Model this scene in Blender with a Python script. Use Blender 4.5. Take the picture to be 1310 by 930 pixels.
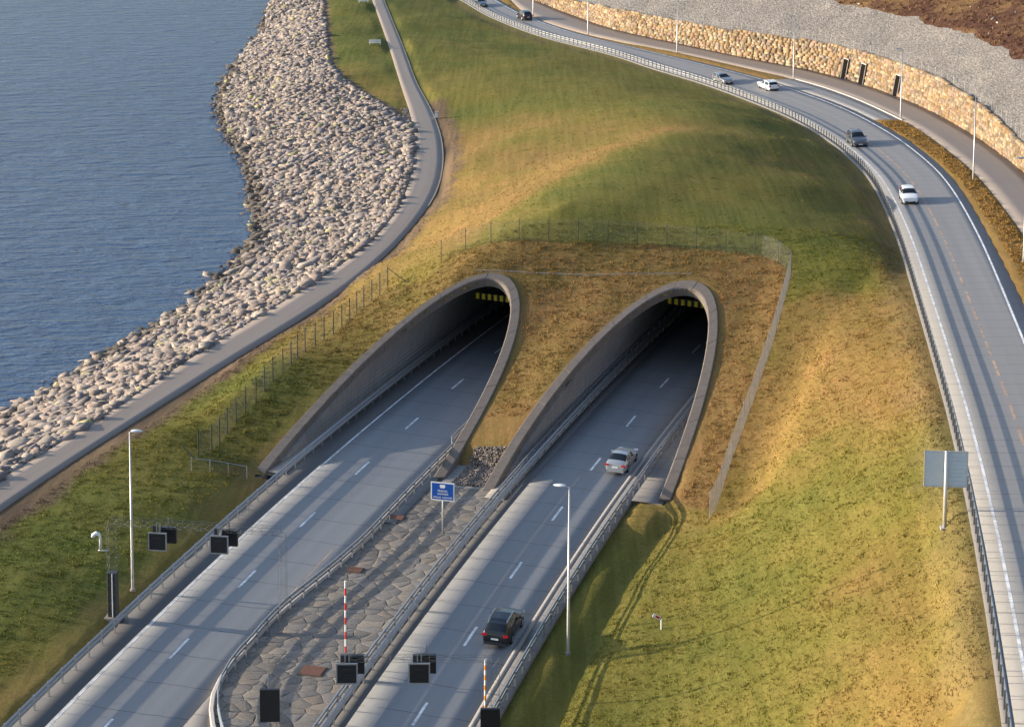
import bpy, math, random
import numpy as np
from mathutils import Matrix, Vector
R = math.radians
sc = bpy.context.scene
for o_ in list(bpy.data.objects): bpy.data.objects.remove(o_)
# ---------------------------------------------------------------- camera
cd = bpy.data.cameras.new('camera'); cam = bpy.data.objects.new('camera', cd)
sc.collection.objects.link(cam); sc.camera = cam
cd.sensor_fit = 'HORIZONTAL'; cd.sensor_width = 36.0; cd.lens = 73.29
cd.shift_x = -0.01533; cd.shift_y = -0.37656
cd.clip_start = 1.0; cd.clip_end = 12000
cam.matrix_world = Matrix.Translation((0, 0, 63.718)) @ Matrix.Rotation(math.pi/2-0.126286, 4, 'X') @ Matrix.Rotation(0.0055437, 4, 'Z')
# ---------------------------------------------------------------- light
SUN_EL, SUN_AZ = R(11.7), R(-8.0)      # elevation; heading the light travels in, from +X
w = bpy.data.worlds.new('World'); sc.world = w; w.use_nodes = True
nt = w.node_tree; bg = nt.nodes['Background']
sky = nt.nodes.new('ShaderNodeTexSky'); sky.sky_type = 'NISHITA'; sky.sun_disc = False
sky.sun_elevation = SUN_EL
tx, ty = -math.cos(SUN_AZ), -math.sin(SUN_AZ)       # towards the sun
sky.sun_rotation = math.atan2(tx, ty) % (2*math.pi)
sky.altitude = 50; sky.air_density = 1.0; sky.dust_density = 2.2; sky.ozone_density = 3.0
hz = nt.nodes.new('ShaderNodeHueSaturation'); hz.inputs['Saturation'].default_value = .86      # thin high haze greys the blue
nt.links.new(sky.outputs[0], hz.inputs['Color']); nt.links.new(hz.outputs[0], bg.inputs[0]); bg.inputs[1].default_value = 0.15
sl = bpy.data.lights.new('sun', 'SUN'); sl.energy = 3.6; sl.angle = R(0.55); sl.color = (1.0, 0.86, 0.68)
so_ = bpy.data.objects.new('sun', sl); sc.collection.objects.link(so_)
so_.rotation_euler = Vector((math.cos(SUN_AZ)*math.cos(SUN_EL), math.sin(SUN_AZ)*math.cos(SUN_EL), -math.sin(SUN_EL))).to_track_quat('-Z', 'Y').to_euler()
so_.location = (-60, 150, 60)
sc.view_settings.view_transform = 'Standard'; sc.view_settings.look = 'None'
sc.view_settings.exposure = 1.27; sc.view_settings.gamma = 1.0
sc.render.engine = 'CYCLES'
rnd = random.Random(7); rng = np.random.default_rng(5)
# ---------------------------------------------------------------- surveyed lines of the place (metres)
A = lambda t: np.array(t, float)
ROAD = [[29.01,98.81,12.3],[29.78,103.52,12.17],[30.54,108.22,12.03],[31.29,112.93,11.91],[32.02,117.64,11.79],[32.73,122.36,11.67],[33.43,127.07,11.57],[34.1,131.79,11.46],[34.76,136.52,11.35],[35.41,141.24,11.23],[36.04,145.97,11.1],[36.65,150.69,10.95],[37.25,155.42,10.79],[37.82,160.16,10.61],[38.38,164.89,10.44],[38.93,169.63,10.27],[39.48,174.37,10.11],[40.02,179.1,9.96],[40.56,183.84,9.79],[41.1,188.58,9.62],[41.65,193.31,9.43],[42.19,198.05,9.23],[42.74,202.79,9.01],[43.29,207.52,8.79],[43.82,212.26,8.57],[44.32,217.0,8.36],[44.79,221.75,8.16],[45.24,226.49,7.96],[45.66,231.24,7.77],[46.06,235.99,7.57],[46.44,240.75,7.36],[46.78,245.5,7.14],[47.07,250.26,6.91],[47.27,255.02,6.68],[47.37,259.78,6.45],[47.37,264.55,6.22],[47.3,269.31,5.98],[47.18,274.08,5.75],[46.99,278.84,5.52],[46.71,283.59,5.29],[46.31,288.34,5.06],[45.82,293.08,4.84],[45.26,297.81,4.61],[44.62,302.53,4.39],[43.86,307.23,4.18],[42.94,311.9,3.97],[41.89,316.54,3.76],[40.74,321.16,3.57],[39.54,325.78,3.37],[38.3,330.38,3.19],[37.0,334.97,3.0],[35.63,339.53,2.83],[34.14,344.05,2.67],[32.5,348.51,2.52],[30.73,352.93,2.38],[28.88,357.32,2.26],[26.97,361.69,2.14],[25.04,366.05,2.03],[23.09,370.4,1.92],[21.1,374.73,1.81],[19.03,379.03,1.71],[16.87,383.27,1.62],[14.61,387.47,1.54],[12.3,391.63,1.47],[9.98,395.79,1.4],[7.75,399.99,1.34],[5.68,404.27,1.29],[3.79,408.63,1.24],[2.04,413.05,1.18],[0.38,417.52,1.13],[-1.24,422.0,1.09],[-2.81,426.51,1.05],[-4.29,431.03,1.01],[-5.66,435.59,0.97],[-6.92,440.18,0.95],[-8.09,444.8,0.92],[-9.2,449.44,0.9],[-10.3,454.08,0.87],[-11.4,458.72,0.85],[-12.5,463.36,0.83]]
PATHL = [[-34.3,453.31,1.6],[-33.76,448.99,1.6],[-33.23,444.68,1.6],[-32.69,440.36,1.59],[-32.15,436.04,1.59],[-31.62,431.73,1.59],[-31.08,427.41,1.59],[-30.54,423.1,1.58],[-30.01,418.78,1.58],[-29.47,414.47,1.58],[-28.94,410.15,1.58],[-28.4,405.84,1.57],[-27.87,401.52,1.57],[-27.33,397.21,1.57],[-26.81,392.89,1.56],[-26.28,388.57,1.56],[-25.77,384.26,1.56],[-25.25,379.94,1.56],[-24.75,375.62,1.55],[-24.24,371.3,1.55],[-23.74,366.98,1.54],[-23.24,362.66,1.54],[-22.74,358.34,1.54],[-22.23,354.02,1.53],[-21.73,349.7,1.53],[-21.22,345.38,1.53],[-20.7,341.07,1.52],[-20.19,336.75,1.52],[-19.66,332.43,1.51],[-19.15,328.11,1.51],[-18.64,323.8,1.5],[-18.16,319.47,1.49],[-17.71,315.15,1.48],[-17.3,310.82,1.46],[-16.93,306.49,1.44],[-16.59,302.15,1.41],[-16.3,297.82,1.39],[-16.07,293.47,1.36],[-15.9,289.13,1.34],[-15.78,284.78,1.31],[-15.73,280.44,1.28],[-15.72,276.09,1.25],[-15.77,271.74,1.22],[-15.89,267.4,1.19],[-16.1,263.06,1.16],[-16.4,258.72,1.13],[-16.81,254.4,1.1],[-17.35,250.09,1.07],[-18.03,245.8,1.04],[-18.85,241.54,1.02],[-19.84,237.32,1.01],[-20.96,233.12,1.01],[-22.2,228.96,1.0],[-23.52,224.83,1.0],[-24.86,220.69,1.0],[-26.2,216.56,1.0],[-27.57,212.44,1.0],[-29.0,208.33,1.0],[-30.44,204.23,1.0],[-31.83,200.12,1.0],[-33.13,195.98,1.0],[-34.37,191.81,1.0],[-35.6,187.64,1.0],[-36.86,183.48,1.0],[-38.17,179.34,1.0],[-39.52,175.21,1.0],[-40.93,171.1,1.0],[-42.39,167.0,1.0],[-43.88,162.92,1.0],[-45.37,158.84,1.0]]
PATHR = [[-31.73,453.41,1.6],[-31.18,448.98,1.6],[-30.63,444.55,1.6],[-30.08,440.12,1.59],[-29.52,435.69,1.59],[-28.97,431.26,1.59],[-28.42,426.82,1.59],[-27.87,422.39,1.58],[-27.31,417.96,1.58],[-26.75,413.53,1.58],[-26.19,409.1,1.58],[-25.63,404.67,1.57],[-25.07,400.24,1.57],[-24.51,395.81,1.57],[-23.96,391.38,1.56],[-23.42,386.95,1.56],[-22.89,382.52,1.56],[-22.36,378.08,1.55],[-21.83,373.65,1.55],[-21.3,369.21,1.55],[-20.77,364.78,1.54],[-20.25,360.35,1.54],[-19.72,355.91,1.54],[-19.17,351.48,1.53],[-18.59,347.06,1.53],[-17.96,342.64,1.52],[-17.29,338.22,1.52],[-16.6,333.81,1.52],[-15.92,329.4,1.51],[-15.29,324.98,1.5],[-14.7,320.55,1.49],[-14.14,316.12,1.48],[-13.62,311.69,1.46],[-13.13,307.25,1.44],[-12.71,302.81,1.42],[-12.35,298.36,1.39],[-12.07,293.9,1.37],[-11.85,289.45,1.34],[-11.7,284.98,1.31],[-11.63,280.52,1.28],[-11.63,276.06,1.25],[-11.75,271.6,1.22],[-11.98,267.15,1.19],[-12.35,262.7,1.16],[-12.83,258.27,1.12],[-13.41,253.84,1.09],[-14.07,249.43,1.06],[-14.81,245.03,1.03],[-15.62,240.64,1.01],[-16.51,236.27,1.0],[-17.45,231.9,1.0],[-18.45,227.55,1.0],[-19.54,223.23,1.0],[-20.75,218.94,1.0],[-22.09,214.69,1.0],[-23.54,210.47,1.0],[-25.06,206.27,1.0],[-26.6,202.08,1.0],[-28.12,197.88,1.0],[-29.62,193.67,1.0],[-31.1,189.46,1.0],[-32.57,185.24,1.0],[-34.03,181.02,1.0],[-35.49,176.8,1.0],[-36.92,172.58,1.0],[-38.32,168.34,1.0],[-39.64,164.08,1.0],[-40.9,159.79,1.0],[-42.1,155.49,1.0],[-43.28,151.19,1.0]]
WATER = [[-59.77,498.47,-3.0],[-58.9,481.93,-3.0],[-55.07,433.86,-3.0],[-54.89,405.39,-3.0],[-54.86,385.46,-3.0],[-54.23,368.96,-3.0],[-52.46,350.21,-3.0],[-48.82,333.3,-3.0],[-44.79,317.92,-3.0],[-40.74,301.2,-3.0],[-38.51,288.5,-3.0],[-35.77,272.37,-3.0],[-34.32,261.87,-3.0],[-34.58,254.76,-3.0],[-35.16,248.37,-3.0],[-35.82,242.99,-3.0],[-37.01,235.48,-3.0],[-38.08,228.09,-3.0],[-40.26,220.53,-3.0],[-42.56,214.82,-3.0],[-43.95,209.39,-3.0],[-45.38,204.72,-3.0],[-47.03,198.09,-3.0],[-48.8,192.75,-3.0],[-49.62,190.08,-3.0],[-52.13,183.07,-3.0]]
CREST = [[-45.79,463.77,1.7],[-44.11,448.41,1.7],[-39.45,403.73,1.7],[-34.93,367.04,1.7],[-32.17,353.39,1.7],[-26.16,336.5,1.7],[-21.44,323.06,1.7],[-18.18,313.64,1.7]]
WALLBASE = [[-2.63,464.51,1.13],[2.57,450.14,1.21],[7.53,435.27,1.3],[15.09,413.44,1.53],[22.13,398.68,1.75],[29.47,387.56,1.96],[37.15,372.68,2.3],[46.58,358.91,2.7],[53.85,344.88,3.14],[56.31,333.06,3.57],[59.45,320.08,4.09],[61.36,302.63,4.79],[62.44,281.04,5.75],[62.09,255.13,6.95],[60.94,235.07,7.85],[57.91,201.51,9.29]]
WALLH = [2.5,2.5,2.5,3.99,4.13,3.98,4.52,4.93,5.0,5.0,5.0,5.0,4.0,2.5,2.5,2.5]
WALKIN = [[-6.25,472.55,1.11],[-3.76,453.81,1.18],[1.42,425.74,1.25],[11.8,402.39,1.57],[19.96,388.52,1.83],[27.33,377.91,2.11],[36.43,361.08,2.55],[44.57,345.13,3.04],[47.63,337.8,3.31],[50.52,327.09,3.74],[52.6,316.94,4.15],[53.75,308.09,4.51],[55.05,299.96,4.87],[56.13,276.23,5.96],[55.69,249.93,7.21],[54.52,233.38,7.95],[53.17,217.49,8.6]]
GRAVELB = [[40.05,399.96,12.66],[55.45,369.48,13.13],[61.67,357.87,13.4],[65.88,347.69,13.4],[67.32,338.21,13.49],[69.23,330.07,13.84],[70.55,319.89,13.8],[71.84,310.67,14.3],[72.68,301.25,14.54],[73.96,283.8,14.69]]
FENCEL = [[-14.41,211.44,4.0],[-15.64,208.2,3.75],[-16.63,205.52,3.54],[-17.42,202.71,3.31],[-18.59,199.18,3.01],[-19.89,195.98,2.72],[-20.56,194.0,2.56],[-21.21,192.76,2.48],[-21.66,190.75,2.36],[-22.23,188.02,2.18],[-22.87,186.59,2.08],[-23.56,184.63,1.95],[-23.99,182.63,1.81],[-24.79,180.67,1.67],[-25.45,178.84,1.53],[-26.16,176.23,1.33],[-27.04,171.89,0.99],[-27.78,170.8,0.9]]
FENCET = [[-8.89,212.53,6.71],[-7.03,213.57,7.58],[-4.75,212.54,8.56],[-2.86,211.86,9.05],[-0.38,211.42,9.3],[2.17,211.32,9.38],[7.04,211.27,9.45],[12.71,210.92,9.22],[18.25,209.38,9.02],[21.38,208.46,8.95],[23.7,207.61,8.91],[25.33,206.54,8.79],[26.48,202.93,8.32]]
FENCER = [[26.48,202.93,8.32],[25.89,200.28,7.78],[23.19,189.03,5.73],[20.06,177.72,3.47],[17.14,167.99,1.31],[14.73,159.16,0.21]]
TPS = [[-6.21,220.77,7.6],[-2.79,217.92,9.2],[-0.29,221.02,10.0],[4.05,227.45,10.6],[8.74,237.4,10.9],[14.04,251.64,10.7],[19.23,263.84,10.0],[21.45,248.21,10.5],[19.73,227.5,10.5],[25.9,236.39,10.3],[27.79,221.98,10.1],[28.47,207.64,9.5],[13.71,214.3,10.2],[7.18,215.85,10.2],[-8.71,230.95,5.0],[-6.75,239.75,5.6],[-5.1,248.71,4.9],[-1.35,258.22,5.4],[4.76,269.69,6.0],[11.3,279.31,6.8],[16.93,284.75,7.6],[-9.99,229.73,4.4],[-7.54,235.66,5.2],[-8.54,266.86,3.2],[-7.94,281.4,3.2],[-2.62,287.29,4.2],[2.94,296.64,4.6],[12.62,313.16,5.0],[-6.82,330.03,3.0],[-16.62,382.13,2.2],[-10.86,383.57,2.0],[3.53,363.57,2.5],[15.84,331.15,4.2],[26.69,310.38,5.6],[31.94,293.12,6.6],[33.6,269.93,8.0],[34.08,236.49,9.4],[33.51,214.58,9.4],[33.36,203.15,9.1],[29.01,199.63,7.5],[34.75,202.07,9.0],[-22.72,414.05,1.8],[-32.69,383.43,1.9],[-40.34,435.04,1.9],[-32.5,491.14,1.5],[-16.96,427.24,1.5],[-18.31,509.5,1.2],[27.45,188.32,7.1],[31.92,184.75,8.2],[22.92,180.53,5.1],[26.97,170.57,7.0],[30.61,165.23,8.8],[28.93,146.06,9.3],[20.52,160.38,3.9],[24.5,154.02,6.3],[16.15,153.63,1.4],[18.62,144.61,3.9],[23.16,137.91,6.7],[30.48,191.7,8.0],[25.75,181.03,6.4],[27.57,158.34,7.9],[28.5,135.78,9.0],[26.7,119.15,9.6],[23.38,123.94,7.4],[19.35,129.6,4.8],[14.83,134.81,2.4],[11.83,143.93,0.6],[9.41,132.66,0.6],[11.42,125.52,1.4],[15.81,121.15,3.6],[19.79,116.37,6.0],[22.94,109.34,8.6],[25.43,107.18,10.6],[7.48,125.78,0.2],[16.21,106.81,4.0],[22.46,97.05,9.5],[8.15,113.15,0.4],[-36.18,151.2,0.85],[-33.92,157.43,0.85],[-30.8,167.61,0.9],[-27.74,182.33,1.3],[-23.91,191.59,2.0],[-19.97,204.71,2.7],[-16.83,215.34,3.4],[-13.31,226.03,4.0],[-34.27,138.13,0.6],[-32.13,143.35,0.6],[-29.21,151.9,0.6],[-27.19,161.46,0.6],[-32.78,127.52,0.15],[-30.42,132.91,0.25],[-39.02,135.61,0.6],[-45.58,150.95,0.9],[-24.39,118.15,-0.1],[-33.08,117.32,0.3],[-34.3,453.31,1.5],[-31.08,427.41,1.49],[-27.87,401.52,1.47],[-24.75,375.62,1.45],[-21.73,349.7,1.43],[-18.64,323.8,1.4],[-16.3,297.82,1.29],[-15.77,271.74,1.12],[-18.03,245.8,0.94],[-24.86,220.69,0.9],[-33.13,195.98,0.9],[-40.93,171.1,0.9],[-31.73,453.41,1.5],[-28.42,426.82,1.49],[-25.07,400.24,1.47],[-21.83,373.65,1.45],[-18.59,347.06,1.43],[-14.7,320.55,1.39],[-12.07,293.9,1.27],[-11.98,267.15,1.09],[-15.62,240.64,0.91],[-22.09,214.69,0.9],[-31.1,189.46,0.9],[-39.64,164.08,0.9],[-59.77,498.47,-3.0],[-55.07,433.86,-3.0],[-54.86,385.46,-3.0],[-52.46,350.21,-3.0],[-44.79,317.92,-3.0],[-38.51,288.5,-3.0],[-34.32,261.87,-3.0],[-35.16,248.37,-3.0],[-37.01,235.48,-3.0],[-40.26,220.53,-3.0],[-43.95,209.39,-3.0],[-47.03,198.09,-3.0],[-49.62,190.08,-3.0],[-45.79,463.77,1.7],[-39.45,403.73,1.7],[-32.17,353.39,1.7],[-21.44,323.06,1.7],[-14.41,211.44,4.0],[-18.59,199.18,3.01],[-21.66,190.75,2.36],[-23.99,182.63,1.81],[-27.04,171.89,0.99],[-8.91,212.93,6.61],[-2.88,213.05,8.74],[7.0,209.91,9.8],[21.27,207.34,9.24],[26.34,201.9,8.6],[25.74,199.1,8.1],[19.85,175.9,4.09],[14.7,158.91,0.31],[23.88,99.65,11.89],[33.55,98.07,12.38],[39.87,97.04,12.45],[26.88,118.43,11.38],[36.56,116.95,11.87],[42.89,115.98,11.94],[29.61,137.23,10.94],[39.32,135.89,11.43],[45.66,135.01,11.5],[32.09,156.06,10.38],[41.81,154.86,10.87],[48.17,154.08,10.94],[34.31,174.96,9.7],[44.05,173.84,10.19],[50.41,173.12,10.26],[36.48,193.91,9.02],[46.22,192.79,9.51],[52.57,192.05,9.58],[38.65,212.82,8.16],[48.39,211.77,8.65],[54.75,211.08,8.72],[40.48,231.69,7.36],[50.25,230.85,7.85],[56.62,230.3,7.92],[41.87,250.52,6.5],[51.66,250.03,6.99],[58.05,249.72,7.06],[42.1,269.2,5.57],[51.9,269.41,6.06],[58.3,269.54,6.13],[41.13,287.83,4.65],[50.89,288.79,5.14],[57.26,289.41,5.21],[38.74,306.28,3.77],[48.38,308.06,4.26],[54.67,309.22,4.33],[34.52,324.44,2.96],[43.98,326.96,3.45],[50.17,328.61,3.52],[29.24,342.31,2.26],[38.48,345.58,2.75],[44.51,347.72,2.82],[22.21,359.6,1.73],[31.18,363.55,2.22],[37.04,366.13,2.29],[14.38,376.7,1.3],[23.15,381.08,1.79],[28.87,383.94,1.86],[5.41,393.31,0.99],[14.02,397.99,1.48],[19.65,401.04,1.55],[-2.82,411.21,0.77],[6.34,414.68,1.26],[12.33,416.95,1.33],[-9.26,429.49,0.6],[0.1,432.4,1.09],[6.21,434.3,1.16],[-14.26,448.24,0.49],[-4.73,450.5,0.98],[1.5,451.98,1.05],[-39.45,93.72,0.35],[-28.65,91.65,0.07],[-19.81,89.96,0.33],[-9.01,87.88,0.04],[-36.82,106.87,0.22],[-26.05,104.62,-0.06],[-17.24,102.78,0.2],[-6.47,100.53,-0.09],[-33.97,119.98,0.09],[-23.24,117.55,-0.19],[-14.46,115.57,0.07],[-3.73,113.14,-0.21],[-30.9,133.03,-0.04],[-20.21,130.43,-0.32],[-11.47,128.3,-0.06],[-0.78,125.7,-0.34],[-27.62,146.04,-0.17],[-16.98,143.26,-0.45],[-8.27,140.99,-0.18],[2.37,138.21,-0.46],[-24.13,158.98,-0.3],[-13.53,156.03,-0.58],[-4.86,153.62,-0.31],[5.73,150.67,-0.59],[-20.43,171.87,-0.43],[-9.88,168.75,-0.7],[-1.25,166.19,-0.43],[9.3,163.07,-0.71],[-200.0,100.0,-8.0],[-200.0,300.0,-8.0],[-150.0,500.0,-8.0],[60.0,100.0,12.0],[90.0,100.0,12.5],[-60.0,560.0,1.0],[60.0,560.0,1.0],[0.0,620.0,1.0],[-30.0,85.0,0.0]]
KERB = [[-12.78,154.62,-0.43],[-14.69,149.33,-0.39],[-17.52,142.36,-0.35],[-18.45,139.28,-0.32],[-19.25,135.7,-0.28],[-19.82,134.07,-0.27],[-20.13,131.88,-0.24],[-20.33,129.75,-0.21],[-20.17,127.5,-0.17],[-19.67,125.06,-0.12],[-18.38,120.4,-0.01]]
TANP = A([[-6.2,221.7,0.95],[-2.1,230.9,1.0],[1.5,244.8,1.0],[5.4,250.8,0.95],[11.6,261.3,0.95],[17.2,271.4,0.85],[-0.3,237.2,1.0],[-4.7,227.8,1.0],[-1.1,222.7,0.2],[3.2,229.3,0.15],[6.9,236.6,0.15],[12.0,248.2,0.2],[18.5,260.5,0.25],[-2.8,219.1,0.3],[14.9,249.1,0.3],[9.7,239.0,0.2],[1.4,224.3,0.2],[-37.5,149.2,0.15],[-30.8,137.1,0.18],[-27.8,150.7,0.35],[-24.6,149.2,0.55],[-31.0,126.6,0.4],[-33.1,129.0,0.45],[-36.1,136.7,0.15],[-30.5,165.9,0.3],[-32.9,158.6,0.2],[-34.6,144.2,0.12],[-31.7,147.0,0.12],[-27.8,138.7,0.35],[-27.4,158.8,0.3],[-23.3,156.4,0.5],[-29.2,129.9,0.6],[-31.1,124.5,0.6],[-25.3,146.5,0.6],[-26.1,140.9,0.6],[-26.8,171.5,0.45],[-29.1,177.6,0.4],[-18.5,215.4,0.7],[-24.8,187.2,0.35],[-27.0,182.4,0.3],[-22.3,197.1,0.5],[-14.8,222.9,0.75],[-10.3,237.4,0.75],[-7.0,249.8,0.7],[-8.2,229.5,0.95],[-3.0,234.3,0.95],[2.4,242.1,0.95],[8.3,250.7,0.95],[14.7,263.6,0.8],[-3.3,256.4,0.8],[2.7,267.6,0.75],[-11.8,270.2,0.8],[-9.4,292.0,0.75],[-5.7,275.4,0.7],[9.2,280.1,0.6],[17.1,287.6,0.45],[8.5,294.4,0.5],[0.7,287.9,0.6],[-9.0,319.0,0.22],[-16.6,381.3,0.15],[-24.8,422.5,0.15],[-7.8,378.3,0.2],[-4.3,332.5,0.35],[3.5,361.2,0.3],[5.5,318.3,0.3],[15.7,328.2,0.35],[21.3,300.7,0.3],[30.6,291.1,0.18],[25.8,299.8,0.2],[-11.9,420.1,0.2],[-34.0,381.9,0.15],[-39.2,422.3,0.15],[-24.7,333.9,0.5],[-30.1,352.7,0.5],[-23.8,359.5,0.3],[21.6,250.4,0.35],[18.5,259.8,0.45],[18.2,242.0,0.4],[14.6,243.5,0.35],[25.0,255.6,0.25],[28.8,245.9,0.45],[34.6,233.9,0.4],[28.5,227.6,0.3],[30.5,216.3,0.2],[35.5,216.7,0.4],[29.7,204.6,0.05],[26.0,200.0,0.05],[32.1,199.8,0.15],[31.7,207.9,0.15],[38.3,218.2,0.7],[41.8,233.7,0.7],[40.7,249.5,0.55],[37.6,269.3,0.35],[36.3,252.6,0.4],[-2.0,222.3,0.25],[2.3,223.3,0.15],[7.2,215.4,0.2],[4.1,228.9,0.2],[9.6,234.8,0.2],[14.5,213.9,0.35],[18.9,217.3,0.25],[23.6,214.6,0.2],[12.5,222.4,0.3],[36.3,202.2,0.8],[26.9,195.6,0.85],[29.0,194.1,0.85],[32.0,194.2,0.85],[35.1,190.6,0.8],[29.7,179.8,0.85],[26.4,185.9,0.85],[22.1,174.0,0.9],[27.0,170.5,0.9],[30.3,163.3,0.85],[35.6,181.5,0.75],[33.7,164.5,0.75],[20.8,162.9,0.85],[17.4,155.0,0.6],[21.4,157.9,0.6],[17.8,152.5,0.2],[20.0,151.0,0.25],[17.1,157.4,0.85],[22.6,153.2,0.35],[26.0,155.8,0.55],[27.9,149.7,0.35],[32.2,156.6,0.65],[31.0,146.1,0.2],[28.5,143.3,0.35],[24.6,147.0,0.45],[15.6,142.9,0.12],[14.5,142.7,0.1],[13.6,151.9,0.6],[11.6,149.7,0.65],[18.6,144.4,0.4],[20.8,144.2,0.4],[22.8,135.8,0.65],[23.5,130.3,0.7],[27.6,133.0,0.55],[26.4,137.9,0.5],[25.0,109.1,0.6],[26.2,118.7,0.6],[17.0,130.9,0.3],[14.0,127.0,0.25],[9.4,132.2,0.4],[20.6,121.6,0.6],[22.2,116.9,0.7],[19.3,129.5,0.5],[7.2,141.8,0.45],[11.3,145.7,0.5],[8.7,139.0,0.45],[4.5,127.8,0.35],[1.4,121.3,0.4],[11.2,122.4,0.4],[15.8,121.0,0.5],[5.8,135.0,0.3],[12.4,137.9,0.35],[15.5,136.4,0.3],[11.8,130.8,0.35],[13.3,124.4,0.15],[19.5,114.6,0.5],[25.6,122.9,0.55],[29.6,130.1,0.35],[27.5,114.5,0.35],[10.6,151.5,0.6],[8.4,144.4,0.3]])
LOWF = [[-27.91,167.91,0.67],[-26.94,168.18,0.58],[-24.77,167.86,0.23],[-23.27,167.87,-0.04]]
A = lambda t: np.array(t, float)
ROAD, PATHL, PATHR, WATER, CREST, WALLBASE, WALKIN, GRAVELB, FENCEL, FENCET, FENCER, TPS, KERB = map(A, (ROAD, PATHL, PATHR, WATER, CREST, WALLBASE, WALKIN, GRAVELB, FENCEL, FENCET, FENCER, TPS, KERB))
WALLH = np.array(WALLH, float)
SEA = -3.0
CCX, CCY, RA = 762.41, -60.09, 791.48        # the highway is an arc about this centre
def XY(s, o):
    ph = np.asarray(s)/RA; r = RA-np.asarray(o)
    return CCX-r*np.cos(ph), CCY+r*np.sin(ph)
def SO(x, y):
    vx, vy = np.asarray(x)-CCX, np.asarray(y)-CCY
    return RA*np.arctan2(vy, -vx), RA-np.hypot(vx, vy)
def HZ(x, y, o): return -.01*(y-120)+np.interp(o, [-27, -14.5, -4.6, 6], [.246, -.129, .138, -.18])
def HP(s, o, dz=0.):
    x, y = XY(s, o); return np.array([x, y, HZ(x, y, o)+dz])
def near(C, x, y):
    """nearest point of polyline C: height, signed distance (right positive), index"""
    x = np.atleast_1d(np.asarray(x, float)).ravel(); y = np.atleast_1d(np.asarray(y, float)).ravel()
    a = C[:-1, :2]; ab = C[1:, :2]-a; L2 = (ab**2).sum(1)
    Z, Dd, I = np.empty(len(x)), np.empty(len(x)), np.empty(len(x))
    for k in range(0, len(x), 20000):
        X = x[k:k+20000, None]-a[None, :, 0]; Y = y[k:k+20000, None]-a[None, :, 1]
        t = np.clip((X*ab[:, 0]+Y*ab[:, 1])/L2, 0, 1)
        vx, vy = X-t*ab[:, 0], Y-t*ab[:, 1]; d2 = vx**2+vy**2; i = d2.argmin(1); r = np.arange(len(i))
        tt = t[r, i]; cr = ab[i, 1]*vx[r, i]-ab[i, 0]*vy[r, i]
        zc = C[:, 2] if C.shape[1] > 2 else np.zeros(len(C))
        Z[k:k+20000] = zc[i]+tt*(zc[i+1]-zc[i]); Dd[k:k+20000] = np.where(cr < 0, -1, 1)*np.sqrt(d2[r, i]); I[k:k+20000] = i+tt
    return Z, Dd, I
def inside(P, x, y):
    c = np.zeros(np.shape(x), bool); n = len(P)
    for i in range(n):
        x1, y1 = P[i][:2]; x2, y2 = P[(i+1) % n][:2]
        if y1 == y2: continue
        m = (y1 > y) != (y2 > y)
        c ^= m & (x < (x2-x1)*(y-y1)/(y2-y1)+x1)
    return c
def sm(a, b, t):
    t = np.clip((t-a)/(b-a), 0, 1); return t*t*(3-2*t)
# upper road in its own coordinates (t along in metres, o to the right)
_d0 = ROAD[0]-ROAD[2]; _d1 = ROAD[-1]-ROAD[-3]
_k0 = 60/math.hypot(*_d0[:2]); _k1 = 90/math.hypot(*_d1[:2])
ROAD = np.vstack([ROAD[0]+_d0*_k0, ROAD[0]+_d0*_k0/2, ROAD, ROAD[-1]+_d1*_k1/2, ROAD[-1]+_d1*_k1])
RT = -60+np.r_[0, np.cumsum(np.hypot(*np.diff(ROAD[:, :2], axis=0).T))]
_tx = np.gradient(ROAD[:, 0], RT); _ty = np.gradient(ROAD[:, 1], RT); _n = np.hypot(_tx, _ty); _tx /= _n; _ty /= _n
def UP(t, o, dz=0.):
    x = np.interp(t, RT, ROAD[:, 0]); y = np.interp(t, RT, ROAD[:, 1]); z = np.interp(t, RT, ROAD[:, 2])
    a = np.interp(t, RT, _tx); b = np.interp(t, RT, _ty); n = math.hypot(a, b); a /= n; b /= n
    return np.array([x+b*o, y-a*o, z+.05*max(-6., min(6., o))+dz])
def UPd(t):
    a = np.interp(t, RT, _tx); b = np.interp(t, RT, _ty); return math.atan2(b, a)
def tofs(P):
    z, d, i = near(ROAD, P[:, 0], P[:, 1]); return np.interp(i, np.arange(len(RT)), RT), d
_wt, _wo = tofs(WALLBASE); _k = np.argsort(_wt); _wt, _wo, _wh = _wt[_k], _wo[_k], WALLH[_k]
_it, _io = tofs(WALKIN); _k = np.argsort(_it); _it, _io = _it[_k], _io[_k]
def smo(t, T, V, w=12):
    return float(np.mean([np.interp(t+q, T, V) for q in np.linspace(-w, w, 7)]))
wall_o = lambda t: smo(t, _wt, _wo)
walk_o = lambda t: smo(t, _it, _io, 6)
wall_h = lambda t: smo(t, _wt, _wh, 10)
TEND = RT[-1]
# ---- tunnel mouths: half-ellipse arch cut by a tilted plane
PORT = {'L': dict(oc=-19.06, a=6.88, b=7.99, n=1.9, s0=226.84, sk=.36, m=5.66, m2=-.14),
        'R': dict(oc=.40, a=6.78, b=7.93, n=2.1, s0=229.0, sk=.17, m=4.28, m2=.06)}
def rimS(p, o, h): return p['s0']+p['sk']*(o-p['oc'])+p['m']*h+p['m2']*h*h
def planeH(p, s, o):
    e = s-p['s0']-p['sk']*(o-p['oc'])
    disc = np.maximum(p['m']**2+4*p['m2']*e, 0.01)
    return (-p['m']+np.sqrt(disc))/(2*p['m2'])
def mouthH(s, o):
    k = sm(-12.5, -6.0, o); return (1-k)*planeH(PORT['L'], s, o)+k*planeH(PORT['R'], s, o)
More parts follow.
